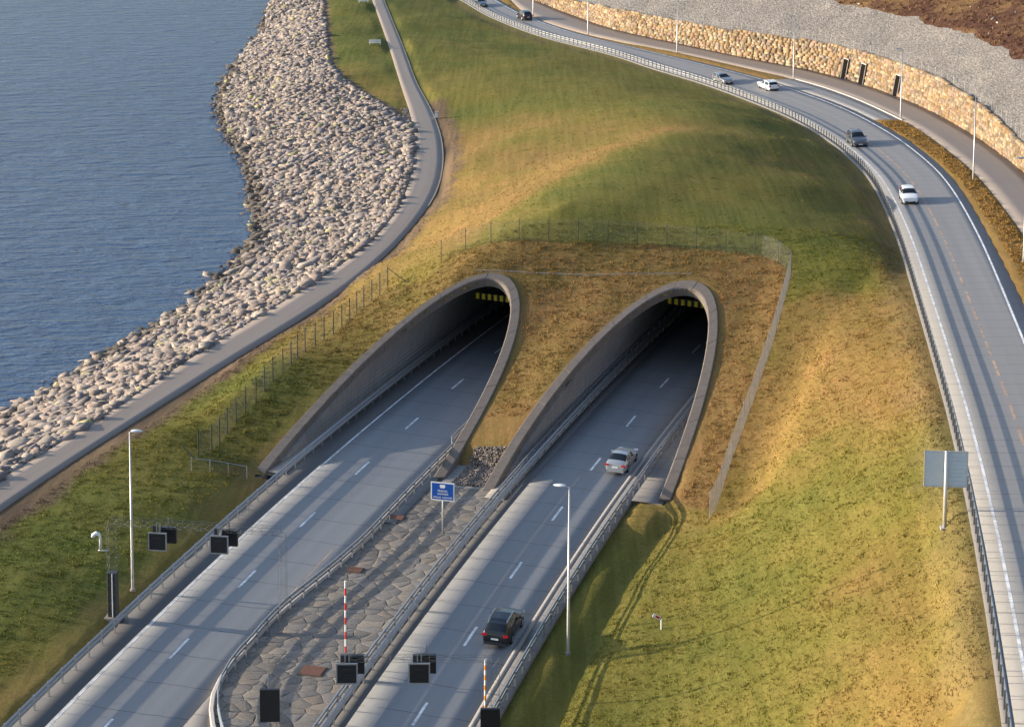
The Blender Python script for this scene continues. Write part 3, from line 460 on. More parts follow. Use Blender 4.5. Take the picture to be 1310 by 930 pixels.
# ---- grass tufts
def tufts(name, n, region, hgt, label, wk=1., only_verge=False):
    r0 = np.random.default_rng(1); x = rng.uniform(region[0], region[1], n); y = rng.uniform(region[2], region[3], n); s, o = SO(x, y)
    z = height(x, y); _, du, ti_ = near(ROAD, x, y); tq = np.interp(ti_, np.arange(len(RT)), RT); tg = np.linspace(-60, TEND, 110); iw = np.interp(tq, tg, [walk_o(q) for q in tg]); vg = (du > 5.9) & (du < iw-.35) & ~((tq > 200) & (tq < 248)) & ~((tq > 74) & (tq < 91)); dl = near(PATHL, x, y)[1]
    ok = ~(((o > -24.6) & (o < 5.4) & (s < 236)) | ((s < 240) & (o > -28) & (o < 9) & (s > 226)))
    for k, p in PORT.items():
        aa = p['a']+1.5; u = np.abs(o-p['oc'])/aa; h = (p['b']+.4)*np.clip(1-u**p['n'], 0, 1)**(1/p['n']); ok &= ~((u < 1) & (s < rimS(p, o, h)+.5))
    ok &= (vg if only_verge else (du < -5.0)) & (np.abs(near(PATHR, x, y)[1]) > 1.5) & ~inside(PATHPOLY, x, y) & ~inside(RIPPOLY, x, y) & (z > SEA+1.2)
    ok &= (np.abs(x) < y*.2+26) & (r0.random(n) < 2)
    # the walkway slab right of the right mouth
    ok &= ~((o > 4.8) & (o < 8.4) & (s > 222) & (s < 240))
    x, y, z = x[ok], y[ok], z[ok]; n = len(x); col = turf_col(x, y, z)
    B = 5; r = np.random.default_rng(9)
    cl = .25+1.9*vnoise(x, y, .55, 41)**1.3; hh = hgt*(cl*r.uniform(.7, 1.3, n))[:, None]*np.where(inside(FENPOLY, x, y), 1.35, 1.)[:, None]
    ang = r.uniform(0, 6.28, (n, B)); rad = r.uniform(.0, .22, (n, B)); cx = x[:, None]+np.cos(ang)*rad; cy = y[:, None]+np.sin(ang)*rad
    a2 = r.uniform(0, 6.28, (n, B)); wd = r.uniform(.018, .04, (n, B))*wk; lx, ly = r.normal(0, .06, (n, B)), r.normal(0, .06, (n, B))
    V = np.empty((n, B, 3, 3)); zz = z[:, None]-.03
    V[:, :, 0] = np.stack([cx-np.cos(a2)*wd, cy-np.sin(a2)*wd, zz+0*cx], -1); V[:, :, 1] = np.stack([cx+np.cos(a2)*wd, cy+np.sin(a2)*wd, zz+0*cx], -1)
    V[:, :, 2] = np.stack([cx+lx, cy+ly, zz+hh*r.uniform(.6, 1.2, (n, B))], -1)
    C = np.repeat((col*(.72+.5*vnoise(x, y, .8, 42))[:, None])[:, None], B, 1)*r.uniform(.75, 1.3, (n, B, 1)); C = np.repeat(C[:, :, None], 3, 2)
    tri = np.arange(n*B*3).reshape(-1, 3)
    g = obj(name, npmesh(name, V.reshape(-1, 3), tri, M['blade'], False, C.reshape(-1, 3)))
    tag(g, label, 'grass', kind='stuff')
tufts('grass', 250000, (-50, 60, 108, 215), .095, 'short rough turf covering the banks around the tunnel mouths')
tufts('grass', 150000, (-50, 62, 215, 470), .045, 'mown grass covering the top of the mound and the field behind it', 2.)
tufts('grass', 90000, (30, 60, 196, 345), .15, 'tall rusty orange grass on the verge between the upper road and the footpath', 1.6, True)
# ================================================================ SEA
mb = MB(); xs = np.r_[-5000, -800, -200, axis(-120, 20, 20), 20, 40]; ys = np.r_[-2000, 0, 80, axis(100, 560, 40), 800, 2000, 6000]
mb.grid([[(x, y, SEA) for x in xs] for y in ys]); tag(mb.build('sea', M['sea']), kind='structure')
# ================================================================ RIBBONS
def ribbon(name, ts, offs, fn, mat, parent=None, dz=0., kind='structure', drop=.35):
    """surface strip with uv in metres; fn(t, o) -> point; offs: list or function of t"""
    V = []; UVv = []; n = None
    for t in ts:
        os_ = offs(t) if callable(offs) else offs; n = len(os_)
        for o in os_:
            p = fn(t, o); V.append((p[0], p[1], p[2]+dz)); UVv.append((o, t))
    k = len(ts); N = len(V)
    F = [(i*n+j, i*n+j+1, (i+1)*n+j+1, (i+1)*n+j) for i in range(k-1) for j in range(n-1)]
    # skirts give the strip thickness
    for t_i in range(k):
        for j in (0, n-1):
            x, y, z = V[t_i*n+j]; V.append((x, y, z-drop)); UVv.append(UVv[t_i*n+j])
    for i in range(k-1):
        F.append((i*n, (i+1)*n, N+2*(i+1), N+2*i)); F.append((i*n+n-1, N+2*i+1, N+2*(i+1)+1, (i+1)*n+n-1))
    F.append((0, n-1, N+1, N)); F.append(((k-1)*n, k*n-1, N+2*(k-1)+1, N+2*(k-1)))
    me = npmesh(name, V, F, mat); uv = me.uv_layers.new(name='UVMap'); L = np.empty(len(me.loops), np.int32); me.loops.foreach_get('vertex_index', L)
    uv.data.foreach_set('uv', np.array(UVv, np.float32)[L].ravel())
    o = obj(name, me, parent)
    if parent is None and kind: tag(o, kind=kind)
    return o
S1 = np.arange(120, 336, 2.)
lin = lambda a, b, n: list(np.linspace(a, b, n))
roadL = ribbon('road', S1, lambda t: lin(-22.42, -14.2 if t < 204 else -13.0, 7), HP, M['asphalt'], dz=0.)
roadR = ribbon('road', S1, lin(-4.0, 3.45, 6), HP, M['asphalt'])
ribbon('road_shoulder', S1, lin(-24.4, -22.424, 3), HP, M['shoulder'], dz=-.004)
ribbon('road_shoulder', np.arange(226, 336, 2.), lin(-25.9, -24.404, 3), HP, M['slab'], dz=.10)
ribbon('kerb', np.arange(120, 336, 2.), lin(3.454, 3.8, 2), HP, M['kerbg'], dz=.08)
ribbon('pavement', np.arange(120, 336, 2.), lin(3.804, 5.0, 3), HP, M['shoulder2'], dz=.06)
ribbon('pavement', np.arange(229.5, 336, 2.), lin(5.004, 7.6, 3), HP, M['shoulder2'], dz=.10, drop=1.)
ribbon('pavement', np.arange(219, 336, 2.), lin(-13.3, -11.8, 3), HP, M['shoulder2'], dz=.09)
ribbon('gutter', S1, lin(-4.9, -4.004, 3), HP, M['shoulder'], dz=-.01)
ribbon('pavement', np.arange(226, 336, 2.), lin(-6.6, -4.904, 3), HP, M['slab'], dz=.07)
# triangle of asphalt where the median kerb turns away at the near end
kt, ko = SO(KERB[:, 0], KERB[:, 1]); _k = np.argsort(kt); kt, ko = kt[_k], ko[_k]
kerb_o = lambda s: float(np.interp(s, kt, ko))
ribbon('road_edge', np.arange(120, 204, 2.), lambda t: lin(-14.196, min(kerb_o(t)+.3, -9.) if t > 180 else -9., 3), HP, M['shoulder2'], dz=-.012)
KS = [176, 178, 180, 182, 184, 186, 188, 190, 192, 194, 197, 200, 204, 208, 212, 216, 220, 226, 232, 240, 250, 262, 280, 300]
mb = MB()
rows = []
for s in KS:
    o = kerb_o(s); rows.append([HP(s, o-.16, -.1), HP(s, o-.16, .20), HP(s, o-.10, .26), HP(s, o+.12, .26), HP(s, o+.16, .2), HP(s, o+.16, -.1)])
mb.grid(rows); kb = mb.build('median_kerb', M['kerbw']); tag(kb, 'pale concrete kerb curving round the near end of the stone median', 'kerb')
# painted lines
def line(name, ts, o, fn, wdt, mat, dz, parent):
    mb = MB(); mb.grid([[fn(t, o-wdt/2)+[0, 0, dz], fn(t, o+wdt/2)+[0, 0, dz]] for t in ts]); return mb.build(name, mat, parent)
line('edge_line', np.arange(120, 334, 3.), -22.22, HP, .17, M['paint'], .005, roadL)
line('edge_line', np.arange(120, 215, 3.), -14.75, HP, .12, M['paint_o'], .005, roadL)
dash = None
def dashes(par, o, first):
    global dash
    for k in range(-5, 12):
        s = first+12*k
        line('lane_dash', [s-1.6, s, s+1.6], o, HP, .20, M['paint'], .006, par)
dashes(roadL, -18.8, 193.8); dashes(roadR, 0., 188.8)
# ---- upper road
TU = np.arange(-60, TEND, 1.5)
def wid(t): return 1-.24*float(sm(265, 290, t))*(1-float(sm(365, 385, t)))
upper = ribbon('road', TU, lambda t: lin(-4.1*wid(t), float(np.interp(t, [60, 120, 190, 222, 246, 275], [4.85, 5.0, 5.7, 6.2, 5.8, 4.85]))*wid(t), 6), UP, M['asphalt2'])
ribbon('road_shoulder', TU, lambda t: lin(-4.75*wid(t), -4.104*wid(t), 2), UP, M['shoulder2'], dz=-.003)
line('edge_line', TU, -3.15, UP, .2, M['paint'], .005, upper); 
mb = MB(); mb.grid([[UP(t, o_-.1, .005), UP(t, o_+.1, .005)] for t in TU for o_ in [float(np.interp(t, [50, 75, 105, 140, 180, 195, 222, 246, 275, 300], [3.2, 3.4, 3.8, 4.2, 4.6, 4.8, 5.3, 5.2, 3.7, 3.0]))]])
mb.build('edge_line', M['paint'], upper)
for t in np.arange(-60, 190, 6.):
    mb = MB(); mb.grid([[UP(q, .22-.12, .005), UP(q, .22+.12, .005)] for q in np.linspace(t, t+4.6, 4)]); mb.build('centre_line', M['paint_o'], upper)
# ================================================================ BAY, WALKWAY, WALL, HILLSIDE
TW = np.arange(-60, TEND-4, 2.)
re_o = lambda t: float(np.interp(t, [60, 120, 190, 222, 246, 275], [4.85, 5.0, 5.7, 6.2, 5.8, 4.85]))*wid(t)
ribbon('lay_by', np.arange(202, 247, 1.5), lambda t: lin(re_o(t)+.004, walk_o(t)-.1, 4), UP, M['asphalt2'], dz=-.002)
ribbon('driveway', np.arange(75.5, 89.6, 1.5), lambda t: lin(re_o(t)+.004, walk_o(t)+.02, 5), UP, M['shoulder2'], dz=-.002)
ribbon('pavement', TW, lambda t: lin(walk_o(t)+.05, wall_o(t)+.2, 5), UP, M['walk'], dz=.03)
mb = MB(); mb.grid([[UP(t, walk_o(t)-.14, 0), UP(t, walk_o(t)-.14, .13), UP(t, walk_o(t)+.06, .13), UP(t, walk_o(t)+.06, 0)] for t in np.arange(201, 246, 1.5)])
tag(mb.build('kerb', M['kerbw']), 'long pale kerb between the lay-by and the footpath below the stone wall', 'kerb')
mb = MB()
pts = [UP(89.6+2.2*(1-math.cos(a)), re_o(90)+.1+2.4*math.sin(a) if False else re_o(90)+.1+2.*math.sin(a), 0) for a in np.linspace(0, 1.5, 7)]
mb.grid([[p, p+[0, 0, .15], p+[.12, .1, .15], p+[.12, .1, 0]] for p in pts]); tag(mb.build('kerb', M['kerbw']), 'short curved kerb at the corner of the grass verge and the driveway', 'kerb')
# wall blocks: battered face, courses of rough stones
wt_ = np.arange(60, 396, 1.)
L_ = wt_; troot = UP(150, wall_o(150)); wall = thing('stone_wall', 'long honey coloured rough stone retaining wall above the curved road', 'stone wall', tuple(troot)); WR = Vector(troot)
blocks = []; rb = random.Random(4)
door_t = (243, 237, 223.5)
H_C = .43
BAT = .17
for c in range(15):
    t = 55+rb.random()
    while t < 400:
        wlen = rb.uniform(.6, 2.0); tc = t+wlen/2; hh = wall_h(tc)
        z0 = c*H_C
        if z0 < hh-.15 and not any(abs(tc-dt) < .83+wlen*.45 and z0 < 3.3 for dt in door_t):
            blocks.append((tc, z0+(math.sin(tc*.8+c)*.06), wlen-.03, min(H_C, hh-z0+.12)-.025))
        t += wlen
def block_verts(tc, z0, wl, hh, r, jit=.035):
    oo = wall_o(tc); b = UP(tc, oo, 0); a = UPd(tc); d = Vector((math.cos(a), math.sin(a), 0)); nrm = Vector((math.sin(a), -math.cos(a), 0))   # outward into the hill
    zw = (UP(tc, oo)[2])
    pr = r.uniform(-.05, .05); vs = []
    for dz in (0, 1):
        for dd in (-.5, .5):
            for nn in (0, 1):
                zz = z0+dz*hh
                vs.append(Vector((b[0], b[1], zw+zz))+d*(dd*wl)+nrm*(BAT*zz+(pr if nn == 0 else .55))+Vector([r.uniform(-jit, jit)*(nn == 0) for _ in range(3)]))
    # swollen centre of the outer face
    ctr = (vs[0]+vs[2]+vs[4]+vs[6])/4-nrm*r.uniform(-.01, .02); vs.append(ctr)
    return vs
BF = [(0, 2, 8), (2, 6, 8), (6, 4, 8), (4, 0, 8), (4, 6, 7), (4, 7, 5), (0, 4, 5), (0, 5, 1), (2, 3, 7), (2, 7, 6)]
pal = [(.25, .165, .085), (.285, .20, .11), (.215, .135, .065), (.32, .25, .155), (.22, .17, .12), (.275, .18, .125), (.16, .115, .07)]
# largest on screen: near the lay-by and big
bl = sorted(blocks, key=lambda b: -(b[2]*b[3])/max(1., (UP(b[0], 15)[1]-0)**1.6)*(1 if 60 < b[0] and UP(b[0], 15)[1] < 330 and UP(b[0], 15)[1] > 225 else .01))
big, rest = bl[:300], bl[300:]
for b in big:
    v = block_verts(*b, rb); c = rb.choice(pal); k = rb.uniform(.8, 1.2)
    me = npmesh('stone', [tuple(q-WR) for q in v], BF, M['block'], False, np.array([[x*k for x in c]]*9)); obj('stone', me, wall)
V, F_, C_ = [], [], []
for b in rest:
    v = block_verts(*b, rb); n0 = len(V); V += [tuple(q-WR) for q in v]; F_ += [tuple(n0+i for i in f) for f in BF]; c = rb.choice(pal); k = rb.uniform(.8, 1.2); C_ += [[x*k for x in c]]*9
tag(obj('stones', npmesh('stones', V, F_, M['block'], False, np.array(C_)), wall), kind='stuff')
mb = MB()     # dark core behind the joints
mb.grid([[UP(t, wall_o(t)+.16, -.3), UP(t, wall_o(t)+.16+BAT*(wall_h(t)), wall_h(t)-.1), UP(t, wall_o(t)+.9+BAT*wall_h(t), wall_h(t)-.12)] for t in np.arange(54, 400, 1.5)])
world_child('wall_core', mb, M['soil'], wall)
for dt in door_t:      # tall dark steel doors set in the wall
    b = UP(dt, wall_o(dt)); a = UPd(dt); d = Vector((math.cos(a), math.sin(a), 0)); nn = Vector((math.sin(a), -math.cos(a), 0)); up = (Vector((0, 0, 1))+nn*BAT).normalized()
    mb = MB(); mb.box(Vector(b)+up*1.62+nn*.03, (1.6, .12, 3.3), ax=(d, nn, up)); dr = world_child('door', mb, M['doorbrown'], wall)
    mb = MB()
    for sgn in (-1, 1): mb.box(Vector(b)+up*1.65+d*sgn*.86-nn*.05, (.06, .16, 3.35), ax=(d, nn, up))
    mb.box(Vector(b)+up*3.38-nn*.05, (1.82, .18, .14), ax=(d, nn, up)); world_child('door_frame', mb, M['kerbw'], wall)
# hillside behind the wall
gt, gd = tofs(GRAVELB); _k = np.argsort(gt); gt, gd = gt[_k], gd[_k]
def hill(t, u):
    o0 = wall_o(t)+.55+BAT*wall_h(t); p = UP(t, o0+u); z0 = UP(t, o0)[2]+wall_h(t)-.25
    return np.array([p[0], p[1], z0+.45*u+(0 if u < .5 else .5*(float(vnoise(np.array([p[0]]), np.array([p[1]]), 5., 21)[0])-.5)+.25*(float(vnoise(np.array([p[0]]), np.array([p[1]]), 1.7, 22)[0])-.5))])
def gsplit(t):
    return float(np.interp(t, gt, gd))-(wall_o(t)+.55+BAT*wall_h(t))+(float(vnoise(np.array([t]), np.array([0.]), 3., 23)[0])-.5)*1.6+(float(vnoise(np.array([t]), np.array([0.]), 1.1, 24)[0])-.5)*.8
TH = np.arange(20, TEND-4, 1.6)
mb = MB(); mb.grid([[hill(t, u) for u in np.linspace(0, gsplit(t), 22)] for t in TH]); tag(mb.build('gravel_slope', M['gravel'], smooth=True), kind='structure')
mb = MB(); mb.grid([[hill(t, gsplit(t)-.6+u)+[0, 0, .10 if u > .3 else -.3] for u in list(np.linspace(0, 24, 24))+[32, 48, 80, 140, 300]] for t in TH]); tag(mb.build('heather_slope', M['heather'], smooth=True), kind='structure')
# heather clumps and scattered stones
def clumps(name, n, cond, hgt, cols, spread, label, cat, blades=7, wide=.07):
    r = np.random.default_rng(31); P, Cc = [], []
    tt = r.uniform(60, 395, n); uu = r.uniform(0, 1, n)
    for t, u in zip(tt, uu):
        g0 = gsplit(t); q = cond(g0, u)
        P.append(hill(t, q)+[0, 0, .1 if q > g0 else 0])
    P = np.array(P); B = blades
    ang = r.uniform(0, 6.28, (n, B)); rad = r.uniform(0, spread, (n, B)); cx = P[:, None, 0]+np.cos(ang)*rad; cy = P[:, None, 1]+np.sin(ang)*rad; a2 = r.uniform(0, 6.28, (n, B)); wd = r.uniform(.5, 1.3, (n, B))*wide
    V = np.empty((n, B, 3, 3)); zz = P[:, None, 2]-.05+0*cx
    V[:, :, 0] = np.stack([cx-np.cos(a2)*wd, cy-np.sin(a2)*wd, zz], -1); V[:, :, 1] = np.stack([cx+np.cos(a2)*wd, cy+np.sin(a2)*wd, zz], -1)
    V[:, :, 2] = np.stack([cx+r.normal(0, .1, (n, B)), cy+r.normal(0, .1, (n, B)), zz+hgt*r.uniform(.4, 1.3, (n, B))], -1)
    C = np.array(cols)[r.integers(0, len(cols), n)][:, None]*r.uniform(.6, 1.5, (n, B, 1)); C = np.repeat(C[:, :, None], 3, 2)
    tag(obj(name, npmesh(name, V.reshape(-1, 3), np.arange(n*B*3).reshape(-1, 3), M['blade'], False, C.reshape(-1, 3))), label, cat, kind='stuff')
clumps('heather', 9000, lambda g0, u: g0+.2+u*24, .42, [(.055, .025, .018), (.11, .05, .032), (.16, .085, .05), (.24, .15, .07)], .35, 'low reddish brown heather scrub covering the upper hillside', 'heather')
# rocks: a few base shapes shared by all
def rock_shape(seed, sub=1, flat_=.6):
    import bmesh
    bm = bmesh.new(); r = random.Random(seed)
    for k in range(8): bm.verts.new(((1 if k & 1 else -1)*r.uniform(.45, 1.), (1 if k & 2 else -1)*r.uniform(.45, 1.), (1 if k & 4 else -1)*r.uniform(.5, 1.)))
    for _ in range(5): bm.verts.new((r.uniform(-1.1, 1.1), r.uniform(-1, 1), r.uniform(-1, 1)))
    res = bmesh.ops.convex_hull(bm, input=list(bm.verts)); bmesh.ops.delete(bm, geom=[q for q in res['geom_interior'] if isinstance(q, bmesh.types.BMVert)], context='VERTS')
    bmesh.ops.recalc_face_normals(bm, faces=bm.faces); bm.verts.ensure_lookup_table(); bm.verts.index_update()
    V = np.array([tuple(v.co) for v in bm.verts]); F = np.array([[v.index for v in f.verts] for f in bm.faces]); bm.free()
    V *= np.array((1.12, .74, flat_)); return V, F
SH = [rock_shape(k, 1, .29+.14*random.Random(k).random()) for k in range(20)]
def rot_rand(r, tilt=.35):
    return Matrix.Rotation(r.uniform(0, 6.28), 3, 'Z') @ Matrix.Rotation(r.gauss(0, tilt), 3, 'X') @ Matrix.Rotation(r.gauss(0, tilt), 3, 'Y')
def rocks_mesh(name, P, S, mat, cols, seed, tilt=.35, heading=None):
    r = random.Random(seed); V, F, C = [], [], []; n0 = 0
    for i, (p, s) in enumerate(zip(P, S)):
        v, f = SH[r.randrange(len(SH))]
        m = np.array(Matrix.Rotation(heading[i]+r.gauss(0, .35), 3, 'Z') @ Matrix.Rotation(r.gauss(0, tilt), 3, 'X') @ Matrix.Rotation(r.gauss(0, tilt), 3, 'Y')) if heading is not None else np.array(rot_rand(r, tilt))
        V.append((v*s)@m.T+p); F.append(f+n0); n0 += len(v); C.append(np.tile(cols[i], (len(v), 1)))
    return npmesh(name, np.vstack(V), np.vstack(F), mat, False, np.vstack(C))
# ---------------------------------------------------------------- rock revetment
ra = np.random.default_rng(12)
bx0, bx1 = RIPPOLY[:, 0].min(), RIPPOLY[:, 0].max(); st = .59
xs, ys = np.meshgrid(np.arange(bx0, bx1, st), np.arange(118, 475, st)); xs = xs.ravel()+ra.uniform(-.42, .42, xs.size)*st; ys = ys.ravel()+ra.uniform(-.42, .42, ys.size)*st
ok = inside(RIPPOLY, xs, ys) & (np.abs(xs) < ys*.2+22); xs, ys = xs[ok], ys[ok]
dpl = np.abs(near(PATHL, xs, ys)[1]); keep_ = ~((dpl < .15) & (ys < 325)); xs, ys = xs[keep_], ys[keep_]
zs = height(xs, ys); ok = zs > SEA-.55; xs, ys, zs = xs[ok], ys[ok], zs[ok]; n = len(xs); print('rocks', n)
size = np.clip(ra.lognormal(-.66, .34, n), .25, 1.0); dz = ra.uniform(-.05, .15, n)
cpal = np.array([(.28, .23, .195), (.24, .20, .178), (.32, .265, .22), (.21, .175, .155), (.30, .235, .195), (.25, .22, .215), (.36, .305, .25)])
col = cpal[ra.integers(0, len(cpal), n)]*ra.uniform(.75, 1.15, (n, 1))
wetk = sm(.5, .0, zs-SEA)[:, None]*.8; col = col*(1-wetk)+np.array((.060, .050, .036))*wetk
lich = (ra.random(n) < .03)[:, None]; col = np.where(lich, np.array((.36, .33, .17))*ra.uniform(.8, 1.1, (n, 1)), col)
PP = np.stack([xs, ys, zs+dz*size], 1)
hd = np.full(n, 1.0)+ra.normal(0, .3, n)
scr = size/ys*(np.abs(xs) < ys*.26)*(ys > 125); order = np.argsort(-scr); bigi, resti = order[:300], order[300:]
emb = thing('rock_embankment', 'sloping bank of loose pale boulders between the sea and the asphalt path', 'rock bank', (float(xs.mean()), float(ys.mean()), SEA)); ER = np.array(emb.location)
sm_ = {}
for i in bigi:
    k = int(ra.integers(0, len(SH))); c = int(ra.integers(0, 5))
    if (k, c) not in sm_: sm_[(k, c)] = npmesh('stone', SH[k][0], SH[k][1], M['rock'], False, np.tile(cpal[[0, 1, 2, 4, 6]][c], (len(SH[k][0]), 1)))
    o = obj('stone', sm_[(k, c)], emb); o.location = PP[i]-ER; o.scale = (float(size[i]),)*3; o.rotation_euler = (float(ra.normal(0, .2)), float(ra.normal(0, .2)), float(hd[i]))
tag(obj('stones', rocks_mesh('stones', PP[resti]-ER, size[resti], M['rock'], col[resti], 5, .22, hd[resti]), emb), kind='stuff')
# gravel fringe between rocks and path
n = 9000; k = ra.uniform(0, len(PATHL)-1.01, n); i = k.astype(int); f = (k-i)[:, None]; P0 = PATHL[i]*(1-f)+PATHL[i+1]*f; off = ra.normal(0, .4, n)-.55
P0 = P0+np.stack([off*.8, -off*.2, 0*off], 1); P0[:, 2] = height(P0[:, 0], P0[:, 1])+.03; okk = (P0[:, 1] < 325) & (off < -.1); P0 = P0[okk]
tag(obj('edge_gravel', rocks_mesh('edge_gravel', P0, ra.uniform(.04, .17, len(P0)), M['rock'], cpal[ra.integers(0, 7, len(P0))]*.9, 6)), 'loose pale gravel spilled along the rocky side of the promenade', 'gravel', kind='stuff')
# scattered pale stones in the heather
rr = random.Random(8); P_, S_ = [], []
for _ in range(90):
    t = rr.uniform(90, 380); g0 = gsplit(t); P_.append(hill(t, g0+abs(rr.gauss(0, 5)))+[0, 0, .2]); S_.append(rr.uniform(.12, .35))
tag(obj('hill_stones', rocks_mesh('hill_stones', np.array(P_), S_, M['rock'], np.tile((.5, .45, .38), (90, 1)), 9)), 'scattered pale stones lying among the heather at the top of the slope', 'stones', kind='stuff')
# promenade
pl, pr = PATHL, PATHR
n_ = len(pl)
def PTH(t, k):
    a = np.array([np.interp(t, np.arange(n_), pl[:, j]) for j in range(3)]); b = np.array([np.interp(t, np.arange(n_), pr[:, j]) for j in range(3)]); return a+(b-a)*k
V = []; tsx = np.linspace(0, n_-1, 220); cs = np.linspace(0, 1, 5)
pth = ribbon('path', tsx, list(cs), PTH, M['path'], dz=.015)
# uv in metres for the path
uvl = pth.data.uv_layers[0].data
for q in uvl: q.uv = (q.uv[0]*3.4, q.uv[1]*5.5)
mb = MB(); mb.grid([[PTH(t, .985)+[0, 0, .01], PTH(t, .985)+[0, 0, .025], PTH(t, 1.02)+[0, 0, .025], PTH(t, 1.025)+[0, 0, -.05]] for t in tsx if PTH(t, 1)[1] > 260]); world_child('path_edge', mb, M['slab'], pth)
# ---------------------------------------------------------------- stone paved median
med = thing('stone_median', 'grey natural stone paving filling the island between the two carriageways', 'paving', tuple(HP(205, -9))); MRt = Vector(med.location)
mb = MB(); mb.grid([[HP(s, o, -.06) for o in (kerb_o(s)+.1, -12, -9, -6, -4.92)] for s in KS if s < 252]); world_child('paving_bed', mb, M['soil'], med)
seeds = []; rq = random.Random(21)
s = 176.
while s < 229:
    o = -14.4+rq.uniform(0, .6)
    while o < -4.6: seeds.append((s+rq.uniform(-.33, .33), o+rq.uniform(-.26, .26))); o += rq.uniform(.95, 2.0)
    s += .80
def clip(poly, a, b, c):
    """keep a*x+b*y <= c"""
    out = []
    for i in range(len(poly)):
        p, q = poly[i], poly[(i+1) % len(poly)]; dp, dq = a*p[0]+b*p[1]-c, a*q[0]+b*q[1]-c
        if dp <= 0: out.append(p)
        if dp*dq < 0: t = dp/(dp-dq); out.append((p[0]+(q[0]-p[0])*t, p[1]+(q[1]-p[1])*t))
    return out
cells = []
for i, (a, b) in enumerate(seeds):
    poly = [(a-2.5, b-2.5), (a+2.5, b-2.5), (a+2.5, b+2.5), (a-2.5, b+2.5)]
    for j, (c, d) in enumerate(seeds):
        if i != j and abs(a-c) < 4 and abs(b-d) < 5:
            nx_, ny_ = c-a, d-b; L = math.hypot(nx_, ny_); poly = clip(poly, nx_/L, ny_/L, (nx_*(a+c)/2+ny_*(b+d)/2)/L-.008)
            if len(poly) < 3: break
    if len(poly) < 3: continue
    poly = clip(poly, 0, -1, -(kerb_o(a)+.2)); 
    if len(poly) >= 3: poly = clip(poly, 0, 1, -4.98)
    if len(poly) >= 3: poly = clip(poly, 1, 0, 228.)
    if len(poly) >= 3: cells.append(poly)
print('flags', len(cells))
flagcols = [(.22, .195, .165), (.235, .205, .17), (.205, .185, .16), (.25, .212, .172), (.215, .195, .172), (.19, .175, .16)]
cells.sort(key=lambda p: p[0][0])
Vst, Fst, Cst = [], [], []
for ci, poly in enumerate(cells):
    cx = sum(p[0] for p in poly)/len(poly); cy = sum(p[1] for p in poly)/len(poly)
    # irregular outline: displace mid points
    pts = []
    for i in range(len(poly)):
        p, q = poly[i], poly[(i+1) % len(poly)]; pts.append(p); L = math.hypot(q[0]-p[0], q[1]-p[1])
        if L > .5: k = rq.uniform(.35, .65); e = rq.uniform(.0, .07); mx, my = p[0]+(q[0]-p[0])*k, p[1]+(q[1]-p[1])*k; dd = math.hypot(cx-mx, cy-my)+1e-6; pts.append((mx+(cx-mx)/dd*e, my+(cy-my)/dd*e))
    tz, ts_, to_ = rq.uniform(-.005, .012), rq.uniform(-.007, .007), rq.uniform(-.007, .007)
    inner = [(cx+(p[0]-cx)*.96, cy+(p[1]-cy)*.96) for p in pts]
    f3 = lambda p, z: Vector(HP(p[0], p[1], z+tz+(p[0]-cx)*ts_+(p[1]-cy)*to_))-MRt
    n_p = len(pts); V = [f3(p, .0) for p in inner]+[f3(p, -.005) for p in pts]+[f3(p, -.2) for p in pts]+[f3((cx, cy), .012)]
    F = []
    for i in range(n_p):
        j = (i+1) % n_p; F += [(3*n_p, i, j), (i, n_p+i, n_p+j), (i, n_p+j, j), (n_p+i, 2*n_p+i, 2*n_p+j), (n_p+i, 2*n_p+j, n_p+j)]
    # the (s, o) frame is mirrored: flip so faces point up
    a_, b_, c_ = V[3*n_p], V[0], V[1]
    if (b_-a_).cross(c_-a_).z < 0: F = [f[::-1] for f in F]
    c = rq.choice(flagcols); k = rq.uniform(.86, 1.14)
    if ci < 300: obj('paving_stone', npmesh('paving_stone', [tuple(v) for v in V], F, M['flag'], False, np.array([[x*k for x in c]]*len(V))), med)
    else:
        n0 = len(Vst); Vst += [tuple(v) for v in V]; Fst += [tuple(n0+i for i in f) for f in F]; Cst += [[x*k for x in c]]*len(V)
if Vst: tag(obj('paving_stones', npmesh('paving_stones', Vst, Fst, M['flag'], False, np.array(Cst)), med), kind='stuff')
for nm, s, o, a, b, lab in (('drain_cover', 192.7, -8.7, 1.5, 1.25, 'square rusty steel cover plate set in the stone median near the black panel'), ('drain_cover', 220.2, -12.1, 1.1, .8, 'small rusty cover in the paving left of the blue sign'), ('drain_cover', 209.5, -11.6, 1.0, .8, 'small rusty cover in the paving behind the tall striped pole')):
    p = HP(s, o); t_ = thing(nm, lab, 'drain cover', tuple(p+[0, 0, .03]), -(s/RA), 'rusty covers in the stone median')
    mb = MB(); mb.box((0, 0, .05), (a, b, .06)); mb.build('plate', M['rust'], t_); mb = MB(); mb.box((0, 0, .01), (a+.18, b+.18, .08)); mb.build('frame', M['soil'], t_)
# gravel between the legs of the two mouths
n = 1500; a = ra.uniform(228.5, 235, n); b = ra.uniform(-10.3, -7.4, n); k = (b > -11.2+(a-228)*.10) & (b < -7.4-(a-228)*.02); a, b = a[k], b[k]; x, y = XY(a, b)
z = np.maximum(HZ(x, y, b), height(x, y))+.08
tag(obj('gravel', rocks_mesh('gravel', np.stack([x, y, z], 1), ra.uniform(.05, .15, len(x)), M['rock'], cpal[ra.integers(0, 7, len(x))]*.8, 16)), 'heap of loose grey stones between the two tunnel mouths', 'stones', kind='stuff')
mb = MB(); mb.grid([[HP(s, o, -.02+max(0, s-231)*.02) for o in (-11.3, -9.2, -7.2)] for s in (227.9, 230, 233, 236, 240)]); tag(mb.build('paved_gap', M['wallconc']), 'dark ground slab between the feet of the two tunnel mouths', 'ground slab')
